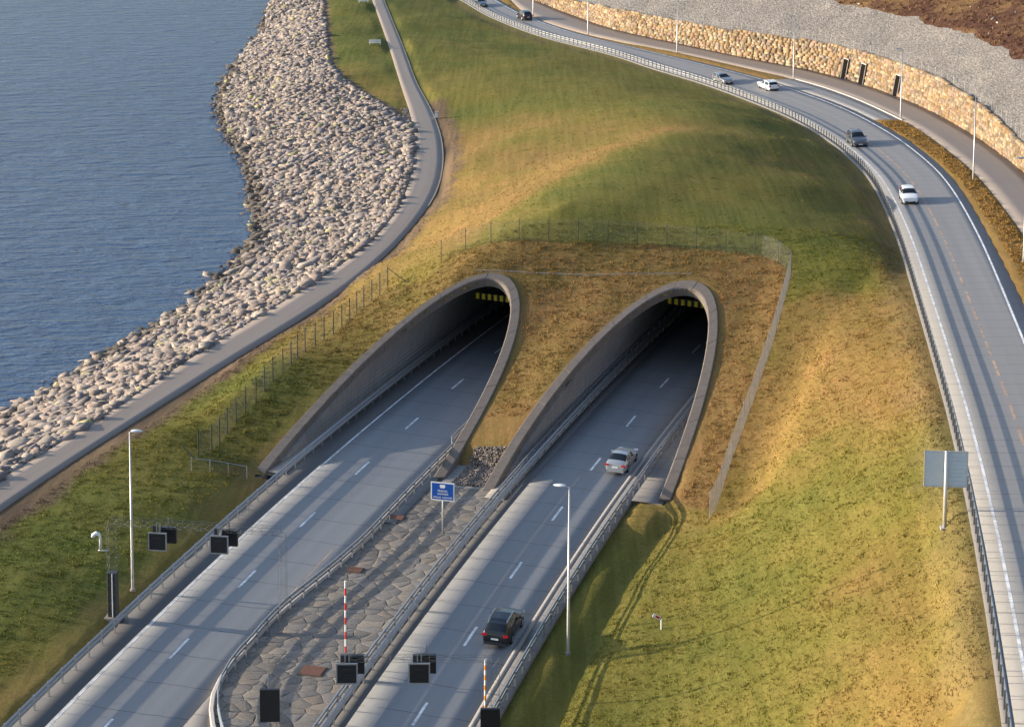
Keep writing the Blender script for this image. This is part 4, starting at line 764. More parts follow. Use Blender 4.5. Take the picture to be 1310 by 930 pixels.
# ================================================================ TUNNEL MOUTHS
def rim_pt(p, t, da=0., db=0., dn=0.):
    """t 0..pi ; widened ellipse (a+da, b+db); dn raises along the plane normal"""
    c, si = math.cos(t), math.sin(t); n = p['n']
    o = p['oc']-(p['a']+da)*math.copysign(abs(c)**(2/n), c); h = (p['b']+db)*abs(si)**(2/n); s = rimS(p, o, h)
    q = HP(s, o); q[2] = -.01*(q[1]-120)+h; a = s/RA
    nv = np.array([-math.sin(a), -math.cos(a), p['m']])/math.hypot(1, p['m'])
    return q+nv*dn, s, o, h
for key, lab in (('L', 'oval concrete tunnel mouth with dark opening on the seaward side'), ('R', 'oval concrete tunnel mouth that the silver car is leaving behind, beside the hillside fence' if False else 'oval concrete tunnel mouth ahead of the silver car')):
    p = PORT[key]; base = HP(p['s0'], p['oc']); root = thing('tunnel_portal', lab, 'tunnel entrance', tuple(base), 0, 'pair of tunnel mouths in the grass mound')
    # param values evenly spaced along the rim
    tt = np.linspace(0, math.pi, 400); Q = np.array([rim_pt(p, t, .5, .2)[0] for t in tt]); Ls = np.r_[0, np.cumsum(np.linalg.norm(np.diff(Q, axis=0), axis=1))]
    nseg = 40; edges = np.linspace(0, Ls[-1], nseg+1); rj = random.Random(3)
    for i in range(nseg):
        g0 = .012; t0, t1 = np.interp([edges[i]+g0, edges[i+1]-g0], Ls, tt); rows = []; up = rj.uniform(-.015, .015)
        for t in np.linspace(t0, t1, 5):
            f = lambda da, db, dn: rim_pt(p, t, da, db, dn)[0]
            rows.append([f(-.02, -.02, -.75), f(-.02, -.02, .05+up), f(.06, .03, .12+up), f(.88, .31, .12+up), f(.95, .34, .05+up), f(.95, .34, -.6)])
        mb = MB(); mb.grid(rows); n0 = len(rows[0])
        mb.f.append(tuple(range(n0))); mb.m.append(0); mb.f.append(tuple(range(len(mb.v)-n0, len(mb.v)))[::-1]); mb.m.append(0)
        world_child('collar_segment', mb, M['rimconc'], root)
    # arch lining running into the hill
    T_ = np.linspace(0, math.pi, 49); rows = []
    for t in T_:
        q, s, o, h = rim_pt(p, t); ss = np.r_[s-.05, s+.9, s+2, np.linspace(s+5, 316, 16)]; row = []
        for sv in ss:
            e = HP(sv, o); e[2] = -.01*(e[1]-120)+h-.03; row.append(e)
        rows.append(row)
    mb = MB(); mb.grid(rows); world_child('arch_lining', mb, M['tunnel'], root, True)
    mb = MB(); end = [r[-1] for r in rows]; mb.v += [tuple(e) for e in end]; mb.f.append(tuple(range(len(end)))); mb.m.append(0); world_child('dark_end', mb, M['black'], root)  # black sheet stands in for the unlit depth of the bore
    # shallow inner ring step behind the collar
    rows = []
    for t in T_:
        q, s, o, h = rim_pt(p, t, -.32, -.30); k = []
        for sv in (s+2.6, s+2.6, min(s+60, 315)):
            e = HP(sv, o); e[2] = -.01*(e[1]-120)+h; k.append(e)
        q2, s2, o2, h2 = rim_pt(p, t, -.01, -.01); e0 = HP(s2+2.6, o2); e0[2] = -.01*(e0[1]-120)+h2; rows.append([e0, k[0], k[2]])
    mb = MB(); mb.grid(rows); world_child('inner_lining', mb, M['wallconc'], root, False)
    # wall panels, both sides
    for side in (-1, 1):
        n_pan = 34 if side < 0 else 12
        for i in range(n_pan):
            s_a = 241+2.6*i; th = [math.pi-.02-x if side > 0 else .02+x for x in np.linspace(.0, .46, 5)]
            rows = []
            for sv in (s_a+.015, s_a+2.585):
                r_ = []
                for t in th:
                    c, si = math.cos(t), math.sin(t); o = p['oc']-(p['a']-.42)*math.copysign(abs(c)**(2/p['n']), c); h = (p['b']-.3)*abs(si)**(2/p['n'])
                    e = HP(sv, o); e[2] = -.01*(e[1]-120)+h+.1; r_.append(e)
                rows.append(r_)
            # only behind the sloping mouth
            q = rows[0][-1]; ps, po = SO(q[0], q[1])
            if s_a < rimS(p, po, 3.2)+2.5: continue
            mb = MB(); mb.grid(rows); world_child('wall_panel', mb, M['wallconc'], root)
    # striped height bar hung in the arch
    sb = 266. if key == 'L' else 271.; o0, o1 = (p['oc']-2.6, p['oc']+5.2) if key == 'L' else (p['oc']-3.1, p['oc']+5.2)
    hb = 5.25; a = sb/RA; mb = MB(); c0, c1 = HP(sb, o0, hb), HP(sb, o1, hb)
    mid = (c0+c1)/2; L = float(np.linalg.norm(c1-c0)); dx = Vector(c1-c0).normalized(); fw = Vector((dx.y, -dx.x, 0)).normalized()
    if fw.y > 0: fw = -fw
    upv = Vector((0, 0, 1)); mb.box(mid, (L, .12, .62), ax=(dx, fw, upv)); bar = world_child('height_bar', mb, M['black'], root)
    ns = 12
    for i in range(ns):
        c = Vector(c0)+dx*(L*(i+.5)/ns)+fw*.07; mb = MB(); mb.box(c, (L/ns*.52, .02, .60), ax=(dx, fw, upv)); mb.v = [(v[0]-root.location.x, v[1]-root.location.y, v[2]-root.location.z) for v in mb.v]; mb.build('stripe', M['yellow'], bar)
    for f in (.2, .8):
        mb = MB(); c = Vector(c0)+dx*L*f; mb.tube([c+Vector((0, 0, .3)), c+Vector((0, 0, 1.5))], .03, 6); world_child('hanger', mb, M['darksteel'], root)
# low ledge joining the tops of the two mouths
e0 = np.array([-5.08, 206.23, 7.6]); e1 = np.array([16.68, 204.4, 7.6])
mb = MB(); N_ = 24
rows = []
for i in range(N_+1):
    q = e0+(e1-e0)*i/N_; q[2] = float(height([q[0]], [q[1]])[0]); rows.append([q+[0, -.07, -.3], q+[0, -.07, .05], q+[0, .07, .05], q+[0, .07, -.3]])
mb.grid(rows); tag(mb.build('concrete_ledge', M['concrete']), 'thin pale concrete ledge in the grass joining the crowns of both tunnel mouths', 'ledge')
# ================================================================ GUARD RAILS
def rail_thing(label, pts, post_every, hts=(1.0, .66), th=.2, posts=True, group='steel guard rails along the roads', side=1, name='guard_rail', post_h=1.0, pmat='galv'):
    P = [Vector(p) for p in pts]; root = thing(name, label, 'guard rail', tuple(P[0]), 0, group); base = P[0]
    for k, h in enumerate(hts):
        mb = MB(); rows = []
        for i, p in enumerate(P):
            t = (P[min(i+1, len(P)-1)]-P[max(i-1, 0)]); t.z = 0; t.normalize(); n = Vector((t.y, -t.x, 0))*side; b = p-base
            prof = [(.00, th/2), (.05, th/2-.01), (.055, th*.22), (.02, .01), (.02, -.01), (.055, -th*.22), (.05, -th/2+.01), (0, -th/2), (-.02, -th/2), (-.02, th/2), (0, th/2)]
            rows.append([b+n*a+Vector((0, 0, h+z)) for a, z in prof])
        mb.grid(rows); mb.build('beam', M['galv'], root)
    if posts:
        mb = MB(); mb.box((0, 0, post_h/2-.1), (.07, .11, post_h+.2)); mb.box((0, 0, post_h+.02), (.10, .14, .05)); pm = mb.data('post', M[pmat])
        L = 0; nxt = 0
        for i in range(len(P)-1):
            d = P[i+1]-P[i]; l = d.length
            while nxt <= L+l:
                q = P[i]+d*((nxt-L)/l)-base; t = d.normalized(); n = Vector((t.y, -t.x, 0))*side; o = obj('post', pm, root, q-n*.07, math.atan2(d.y, d.x)); nxt += post_every
            L += l
    return root
hl = lambda s0, s1, o, dz=0., st=2.: [HP(s, o if not callable(o) else o(s), dz) for s in np.arange(s0, s1, st)]
rail_thing('two-beam steel guard rail along the dark shoulder on the grass side of the seaward road', hl(150, 300, -23.95), 2.0, side=1)
rail_thing('two-beam steel guard rail following the curved pale kerb of the stone median', hl(177, 300, lambda s: kerb_o(s)+.42 if s < 236 else -13.2, .05), 2.0, side=-1)
rail_thing('guard rail on the stone side of the double barrier beside the gutter', hl(150, 300, -5.25), 2.0, side=-1)
rail_thing('guard rail on the road side of the double barrier beside the gutter', hl(150, 300, -4.72), 2.0, side=1)
rail_thing('steel guard rail between the right-hand lane and the grassy ditch near the lamp post', hl(150, 300, 4.85, .05), 2.0, side=-1)
rail_thing('long steel guard rail on closely set posts along the curved upper road', [UP(t, -4.45*wid(t)) for t in np.arange(-50, TEND-2, 3.)], 1.6, hts=(.95, .62), side=1, th=.13, pmat='dull')
# ================================================================ FENCES
def mesh_fence(name, label, pts, every, h=2.4, wire=.09, gauge=.0045, post=M['darksteel'], pr=.035, rail=False, wiremat=None, pk=6):
    P = [Vector(p) for p in pts]; root = thing(name, label, 'fence', tuple(P[0]), 0, 'wire mesh fences on the mound'); b0 = P[0]
    L = [0]; 
    for a, b in zip(P[:-1], P[1:]): L.append(L[-1]+(b-a).length)
    def at(l):
        for i in range(len(P)-1):
            if l <= L[i+1] or i == len(P)-2: return P[i]+(P[i+1]-P[i])*((l-L[i])/(L[i+1]-L[i]))-b0, (P[i+1]-P[i]).normalized()
    mb = MB(); l = 0; seg = []
    Z = Vector((0, 0, 1))
    while l < L[-1]:
        q, d = at(l); dd = Vector((d.x, d.y, 0)).normalized()*gauge; nn = Vector((-dd.y, dd.x, 0))
        mb.quad(q-dd, q+dd, q+dd+Z*h, q-dd+Z*h); mb.quad(q-nn, q+nn, q+nn+Z*h, q-nn+Z*h); l += wire
    N = max(2, int(L[-1]/2.5)); Q = [at(L[-1]*i/N)[0] for i in range(N+1)]
    for k in range(int(h/wire)+1):
        z = Z*(k*wire+.02)
        for a, b in zip(Q[:-1], Q[1:]):
            d = (b-a).normalized(); nn = Vector((-d.y, d.x, 0)).normalized()*gauge
            mb.quad(a+z-nn, b+z-nn, b+z+nn, a+z+nn); mb.quad(a+z-Z*gauge, b+z-Z*gauge, b+z+Z*gauge, a+z+Z*gauge)
    mb.build('wire_mesh', wiremat or M['galv'], root)
    pm = MB(); pm.tube([(0, 0, -.3), (0, 0, h+.06)], pr, pk); pm = pm.data('post', post)
    n = max(1, round(L[-1]/every))
    for i in range(n+1): q, d = at(L[-1]*i/n); obj('post', pm, root, q)
    if rail:
        mb = MB(); mb.tube([at(L[-1]*i/N)[0]+Z*h for i in range(N+1)], .022, 6); mb.build('top_rail', post, root)
    return root, at
def ground(P, dz=0.):
    P = np.array(P, float).copy(); P[:, 2] = height(P[:, 0], P[:, 1])+dz; return P
def dens(P, st=2.):
    out = []
    for a, b in zip(P[:-1], P[1:]):
        n = max(1, int(np.hypot(*(b-a)[:2])/st)); out += [a+(b-a)*i/n for i in range(n)]
    return np.array(out+[P[-1]])
f1, at1 = mesh_fence('mesh_fence', 'wire mesh fence with dark posts running down the slope between promenade and seaward tunnel mouth', ground(dens(FENCEL[::-1])), 1.95, 2.3, .12, .003, pr=.05)
p0 = FENCEL[0]; q = ground([p0, p0+[2.1, -1.0, 0]])
mb = MB(); mb.tube([q[0]+[0, 0, 2.2], q[1]], .04, 6); world_child('brace', mb, M['darksteel'], f1)
f2, _ = mesh_fence('mesh_fence', 'wire mesh fence crossing the top of the grass mound above both tunnel mouths', ground(dens(FENCET)), 3.1, 2.3, .10, .0026)
f3, _ = mesh_fence('mesh_fence', 'dense galvanised mesh fence running straight downhill beside the golden bank', ground(dens(FENCER)), 2.5, 2.3, .07, .0036, M['galv'], .03, wiremat=M['pale_wire'])
c = FENCEL[-1]; s_, o_ = SO(c[0], c[1])
P = ground(LOWF)
f4, _ = mesh_fence('mesh_fence', 'low grey pipe and mesh fence at the foot of the seaward tunnel wall', P, 1.7, 1.1, .16, .003, M['galv'], .035, True)
mb = MB(); mb.tube([P[0]+[.3, 0, 1.0], P[0]+[-.7, .2, 2.0]], .04, 6); world_child('brace', mb, M['darksteel'], f4)
tt = np.arange(70, 380, 4.)
mesh_fence('mesh_fence', 'thin wire fence standing along the top of the honey coloured stone wall', [hill(t, .35)+[0, 0, .0] for t in tt], 3.0, 1.3, .5, .004, M['galv'], .025)
# ================================================================ LAMP POSTS
def lamp(label, loc, h, rz, arm=.9, mat='pole'):
    root = thing('street_lamp', label, 'street lamp', tuple(loc), rz, 'tall street lamps')
    mb = MB(); mb.tube([(0, 0, -.4), (0, 0, .05), (0, 0, h)], [.11, .11, .055], 10); mb.build('pole', M[mat], root, True)
    mb = MB(); mb.tube([(0, 0, -.3), (0, 0, .14)], .2, 10); mb.build('base', M['concrete'], root)
    mb = MB(); mb.box((0, -.112, 1.1), (.09, .02, .35)); mb.build('hatch', M['galv'], root)
    mb = MB(); mb.tube([(0, 0, h-.05), (arm*.5, 0, h+.06)], .035, 6); mb.build('arm', M[mat], root)
    mb = MB(); rows = []
    for k, x in enumerate(np.linspace(0, 1, 7)):
        ww = .19*math.sin(math.pi*(.12+.86*x)**.8)+.03; hh = .07*math.sin(math.pi*(.1+.85*x))+.02
        rows.append([(arm*.3+x*.85, ww*math.cos(a), h+.08+hh*math.sin(a)) for a in np.linspace(0, 2*math.pi, 11)])
    mb.grid(rows); hd_ = mb.build('lamp_head', M['white'] if mat == 'pole' else M['galv'], root, True)
    mb = MB(); mb.box((arm*.3+.5, 0, h+.015), (.5, .24, .03)); mb.build('lens', M['lens'], hd_)
    return root
lp = HP(201.1, -25.75); lp[2] = height([lp[0]], [lp[1]])[0]
l0 = lamp('lamp post on the grass left of the seaward road beside the lattice mast', lp, 12.0, R(0), .3)
lp = HP(200.8, 7.0); lp[2] = height([lp[0]], [lp[1]])[0]
lamp('lamp post at the ditch edge right of the black car, head reaching over the road', lp, 12.0, R(172))
ups_ = [(0, 'lamp post on the golden verge where the footpath passes the right end of the wall', 54.63, 249.88), (1, 'lamp post standing in front of the rightmost of the three dark wall doors', 54.86, 301.1), (2, 'lamp post at the far end of the lay-by kerb behind the white estate car', 44.82, 346.02), (3, 'lamp post in the verge halfway between the lay-by and the dark estate car', 27.4, 376.91), (4, 'second lamp post from the top edge, in front of the narrow start of the wall', 11.8, 402.39), (5, 'farthest lamp post at the top edge beside the dark estate car', 1.17, 427.4), (6, 'lamp post at the corner of the verge and the driveway', 49.9, 203.9)]
for k, lab, x, y in ups_:
    z, d, i = near(ROAD, x, y); zz = height([x], [y])[0]; lamp(lab, (x, y, zz-.05), 10.6, R(175), .8, 'galv')
# ================================================================ BACK-FACING ROAD SIGN, BLUE SIGN
z = height([28.04], [133.61])[0]
root = thing('road_sign', 'back of a large grey direction sign on a single mast beside the upper road', 'road sign', (28.04, 133.61, z), R(-3))
mb = MB(); mb.tube([(0, -.12, -.4), (0, -.12, 5.35)], .13, 12); mb.build('mast', M['pole'], root, True)
mb = MB(); mb.box((0, -.12, .03), (.55, .55, .16)); mb.build('base_plate', M['pole'], root)
mb = MB(); mb.box((0, .1, 4.05), (2.85, .04, 2.45)); pn = mb.build('panel', M['greyback'], root)
mb = MB()
for k in range(9): mb.box((0, .06, 2.95+k*.275), (2.8, .035, .05))
mb.build('stiffener', M['greyback'], root)
mb = MB()
for x in (-1.42, 1.42): mb.box((x, .08, 4.05), (.05, .08, 2.45))
for zz in (2.83, 5.27): mb.box((0, .08, zz), (2.89, .08, .05))
mb.build('frame', M['pole'], root)
p = HP(218.0, -7.5); root = thing('road_sign', 'small blue road sign with white border on the stone median before the tunnel legs', 'road sign', tuple(p), R(-13))
mb = MB(); mb.tube([(0, .06, -.2), (0, .06, 4.1)], .07, 10); mb.build('post', M['pole'], root, True)
mb = MB(); mb.box((0, 0, 3.42), (1.92, .03, 1.5)); mb.build('panel', M['white'], root)
mb = MB(); mb.box((0, -.018, 3.42), (1.72, .02, 1.30)); mb.build('face', M['blue'], root)
mb = MB()
def gl(x0, x1, z0, z1): mb.box(((x0+x1)/2, -.031, (z0+z1)/2), (x1-x0, .012, z1-z0))
n0 = len(mb.v); pent = [(-.20, 3.98), (.20, 3.98), (.24, 3.83), (.15, 3.70), (-.15, 3.70), (-.24, 3.83)]
mb.v += [(a, -.034, b) for a, b in pent]; mb.f.append(tuple(range(n0, n0+6))[::-1]); mb.m.append(0)
# two short text lines and a longer bottom line, as worn letter strokes
rt = random.Random(2)
for (xa, xb, zc, hh) in ((-.40, .34, 3.47, .15), (-.40, .42, 3.22, .15), (-.74, -.12, 2.93, .12), (.0, .76, 2.93, .12)):
    x = xa
    while x < xb:
        wl = rt.uniform(.045, .09); k = rt.choice((0, 0, 1, 2))
        gl(x, x+.022, zc-hh/2, zc+hh/2*(1.35 if k == 1 else .8)); gl(x, x+wl, zc+hh*.28, zc+hh*.28+.025) if k != 1 else gl(x, x+wl, zc-hh/2, zc-hh/2+.025)
        gl(x+wl-.02, x+wl, zc-hh/2, zc+hh*.3); x += wl+.028
mb.build('lettering', M['white'], root)
# ================================================================ GANTRIES
def lattice(mb, a, b, w_=.55, bay=.6, r=.022):
    r *= .62
    a, b = Vector(a), Vector(b); d = b-a; L = d.length; d.normalize(); u = Vector((0, 0, 1)) if abs(d.z) < .7 else Vector((1, 0, 0)); u = (u-d*u.dot(d)).normalized(); v = d.cross(u)
    C = [u*(i*w_/2)+v*(j*w_/2) for i, j in ((1, 1), (1, -1), (-1, -1), (-1, 1))]
    for c in C: mb.tube([a+c, b+c], r, 5)
    n = max(1, int(L/bay))
    for k in range(n):
        p, q = a+d*(L*k/n), a+d*(L*(k+1)/n)
        for i in range(4): mb.tube([p+C[i], q+C[(i+1) % 4]], r*.6, 4, cap=False)
        for i in range(4): mb.tube([p+C[i], p+C[(i+1) % 4]], r*.6, 4, cap=False)
def lane_signal(root, pos, rz, base):
    """front and rear matrix panels hung back to back under the gantry arm (local frame of the root)"""
    x, y, z = pos
    for (dx, dy, nm) in ((0, -.45, 'signal_panel'), (.42, .75, 'rear_signal_panel')):
        mb = MB(); mb.box((x+dx, y+dy, z), (1.16, .28, 1.16)); o = mb.build(nm, M['black'], root)
        if dy < 0:
            mb = MB()
            for sx in (-1, 1): mb.box((x+dx+sx*.62, y+dy-.12, z), (.08, .1, 1.32)); mb.box((x+dx, y+dy-.12, z+sx*.62), (1.16, .1, .08))
            mb.build('white_frame', M['galv'], o)
            mb = MB(); mb.box((x+dx-.05, y+dy-.145, z+.28), (.52, .012, .05)); mb.box((x+dx+.02, y+dy-.145, z-.10), (.42, .012, .015)); mb.box((x+dx+.02, y+dy-.145, z-.26), (.42, .012, .015)); mb.build('faint_marks', M['darksteel'], o)
    for px_, py_ in ((x-.12, y-.3), (x+.12, y-.3), (x+.42, y+.7)):
        mb = MB(); mb.box((px_, py_, z+.92), (.07, .07, .65)); mb.build('hanger', M['galv'], root)
    mb = MB(); mb.box((x-.25, y-.2, z+.82), (.3, .25, .42)); mb.build('control_box', M['darksteel'], root)
# seaward gantry
A0 = HP(196.5, -25.0); B0 = HP(198.2, -12.9); A0[2] = height([A0[0]], [A0[1]])[0]; d = Vector(B0-A0); d.z = 0; LG = d.length; ang = math.atan2(d.y, d.x)
gan = thing('lattice_gantry', 'thin lattice portal frame spanning the seaward road with two hanging lane signals', 'gantry', tuple(A0), ang, 'lattice gantries carrying lane signals'); HG = 7.25
mb = MB(); lattice(mb, (0, 0, 0), (0, 0, HG), .6, .62, .02); mb.build('mast', M['dull'], gan)
mb = MB(); lattice(mb, (0, 0, HG), (LG, 0, HG-.15), .5, .7, .017); mb.build('arm', M['dull'], gan)
mb = MB(); lattice(mb, (LG, 0, 0), (LG, 0, HG-.2), .5, .75, .014); mb.build('mast', M['dull'], gan)
mb = MB(); mb.box((0, 0, .0), (1.1, 1.0, .5)); mb.build('base', M['concrete'], gan)
mb = MB(); mb.box((0, .03, 1.9), (.62, .6, 3.2)); cb = mb.build('cabinet', M['darksteel'], gan)
mb = MB(); mb.tube([(.05, -.33, .3), (.05, -.33, 3.5)], .035, 6); mb.build('cable_duct', M['white'], cb)
lane_signal(gan, (3.45, 0, HG-1.12), 0, None); lane_signal(gan, (7.85, 0, HG-1.12), 0, None)
mb = MB(); mb.tube([(-.3, 0, HG-2.2), (-1.0, 0, HG-2.2)], .04, 6); mb.tube([(-.85, 0, HG-2.2), (-.85, 0, HG-1.2), (-.95, 0, HG-1.0), (-1.15, 0, HG-.95), (-1.35, 0, HG-1.1), (-1.38, 0, HG-1.25)], [.09, .09, .13, .15, .15, .13], 8)
mb.build('surveillance_camera', M['white'], gan, True)
# landward gantry, legs just below the picture
A1 = HP(181, -7.1); B1 = HP(184.4, 6.1); d = Vector(B1-A1); d.z = 0; LG = d.length; ang = math.atan2(d.y, d.x)
g2 = thing('lattice_gantry', 'thin lattice portal frame over the near right-hand road with black panels on both legs', 'gantry', tuple(A1), ang, 'lattice gantries carrying lane signals'); HG = 6.4
mb = MB(); lattice(mb, (0, 0, 0), (0, 0, HG), .5, .62, .018); mb.build('mast', M['dull'], g2)
mb = MB(); lattice(mb, (LG, 0, 0), (LG, 0, HG-.2), .5, .62, .018); mb.build('mast', M['dull'], g2)
mb = MB(); lattice(mb, (0, 0, HG), (LG, 0, HG-.1), .34, .8, .014); mb.build('arm', M['dull'], g2)

lane_signal(g2, (4.6, 0, HG-.75), 0, None); lane_signal(g2, (9.0, 0, HG-.75), 0, None)
for x, zc, hh in ((-.1, 3.6, 2.05), (LG-.3, 2.3, 2.05)):
    mb = MB(); mb.box((x, -.45, zc), (1.2, .22, hh)); o = mb.build('message_panel', M['black'], g2)
    mb = MB(); mb.box((x, -.3, zc+.6), (.7, .1, .06)); mb.box((x, -.3, zc-.6), (.7, .1, .06)); mb.build('bracket', M['galv'], o)
# ================================================================ RAISED BARRIERS
def barrier(label, loc, h, c2, rz):
    root = thing('road_barrier', label, 'barrier', tuple(loc), rz, 'raised barrier booms'); L = h-1.0; n = 12; k = 1.0
    mb = MB(); mb.box((0, .05, .5), (.42, .38, 1.1)); mb.build('housing', M['greyback'], root)
    for i in range(n):
        mb = MB(); mb.tube([(0, -.2, k+L*i/n), (0, -.2, k+L*(i+1)/n)], .07 if i else .09, 8); mb.build('boom_band', M['white'] if i % 2 else M[c2], root)
    mb = MB(); mb.box((0, -.12, 1.0), (.2, .16, .3)); mb.build('pivot', M['darksteel'], root)
barrier('raised red and white striped barrier boom standing on the stone median', HP(191.9, -6.0), 7.0, 'red', R(-14))
barrier('raised orange and white striped barrier boom beside the right-hand kerb', HP(187.5, 4.72), 5.0, 'orange', R(-14))
# ================================================================ SMALL THINGS
z = height([9.58], [138.68])[0]; root = thing('hydrant_marker', 'small white post with tilted red and white head in the grass beyond the ditch', 'marker post', (9.58, 138.68, z-.05))
mb = MB(); mb.tube([(0, 0, -.2), (0, 0, .78)], .055, 8); mb.build('post', M['white'], root)
mb = MB(); ax = (Vector((.9, 0, -.42)).normalized(), Vector((0, 1, 0)), Vector((.42, 0, .9)).normalized()); mb.box((-.35, -.03, .98), (.55, .06, .26), ax=ax); hd_ = mb.build('head', M['white'], root)
mb = MB(); mb.box((-.28, -.07, .97), (.30, .03, .16), ax=ax); mb.build('red_plate', M['red'], hd_)
def bench(label, x, y):
    z = height([x], [y])[0]; root = thing('bench', label, 'bench', (x, y, z), R(8), 'white benches beside the promenade'); 
    for k in range(4):
        mb = MB(); mb.box((0, -.25+k*.14, .46), (2.2, .11, .05)); mb.build('seat_slat', M['white'], root)
    for k in range(3):
        mb = MB(); mb.box((0, .30+.03*k, .62+k*.15), (2.2, .04, .10)); mb.build('back_slat', M['white'], root)
    for sx in (-.95, .95):
        mb = MB(); mb.box((sx, 0, .22), (.07, .55, .05)); mb.box((sx, -.24, .22), (.07, .07, .44)); mb.box((sx, .3, .48), (.07, .07, .96)); mb.build('leg', M['white'], root)
bench('pale slatted bench on the grass left of the promenade, the nearer of two', -28.4, 384.3); bench('slatted bench at the very top edge of the picture beside the promenade', -35.1, 441.6)
z = height([-14.03], [317.1])[0]; root = thing('litter_bin', 'small pale litter bin beside the bend of the promenade', 'litter bin', (-14.03, 317.1, z))
mb = MB(); mb.box((0, 0, .55), (.5, .45, .85)); mb.build('body', M['white'], root); mb = MB(); mb.box((.05, 0, 1.05), (.6, .55, .12)); mb.build('lid', M['wood'], root); mb = MB(); mb.box((0, 0, .06), (.55, .5, .14)); mb.build('base', M['darksteel'], root)
# ================================================================ CARS
def paint(name, col, metal=.3):
    m = NM(name, .28, metal, .5); f = m.noise(2.5, 4, .6, m.oco()); m.color(m.mix(m.math('MULTIPLY', f, .35), col, tuple(c*.7+.02 for c in col))); m.b.inputs['Coat Weight'].default_value = .5; m.b.inputs['Coat Roughness'].default_value = .08; return m.mat
TYPES = {
 # x from the nose backwards: roof/bonnet line; belt line; glass spans
 'suv': dict(L=4.75, W=1.96, top=[(0, .66), (.06, .90), (.45, 1.03), (1.15, 1.12), (1.3, 1.16), (1.95, 1.64), (2.6, 1.74), (3.7, 1.72), (4.28, 1.64), (4.60, 1.20), (4.70, 1.0), (4.75, .62)], belt=1.08, ws=(1.3, 1.95), rw=(4.28, 4.60), side=(1.75, 4.25), wb=(.88, 3.62), wr=.36),
 'estate': dict(L=4.75, W=1.84, top=[(0, .55), (.06, .75), (.5, .88), (1.25, .96), (1.5, 1.0), (2.2, 1.40), (2.8, 1.47), (3.8, 1.44), (4.25, 1.37), (4.62, 1.02), (4.70, .9), (4.75, .55)], belt=.95, ws=(1.5, 2.2), rw=(4.25, 4.62), side=(1.9, 4.3), wb=(.9, 3.65), wr=.33),
 'saloon': dict(L=4.8, W=1.86, top=[(0, .55), (.06, .74), (.5, .87), (1.3, .96), (1.5, .99), (2.3, 1.38), (2.8, 1.45), (3.4, 1.42), (4.15, 1.08), (4.6, 1.03), (4.74, .95), (4.8, .6)], belt=.94, ws=(1.5, 2.3), rw=(3.45, 4.12), side=(1.95, 3.85), wb=(.9, 3.7), wr=.33),
 'hatch': dict(L=4.1, W=1.78, top=[(0, .6), (.06, .8), (.4, .95), (.9, 1.04), (1.1, 1.08), (1.75, 1.47), (2.3, 1.55), (3.1, 1.53), (3.6, 1.45), (3.98, 1.05), (4.05, .9), (4.1, .55)], belt=1.0, ws=(1.1, 1.75), rw=(3.6, 3.98), side=(1.45, 3.7), wb=(.75, 3.25), wr=.32),
}
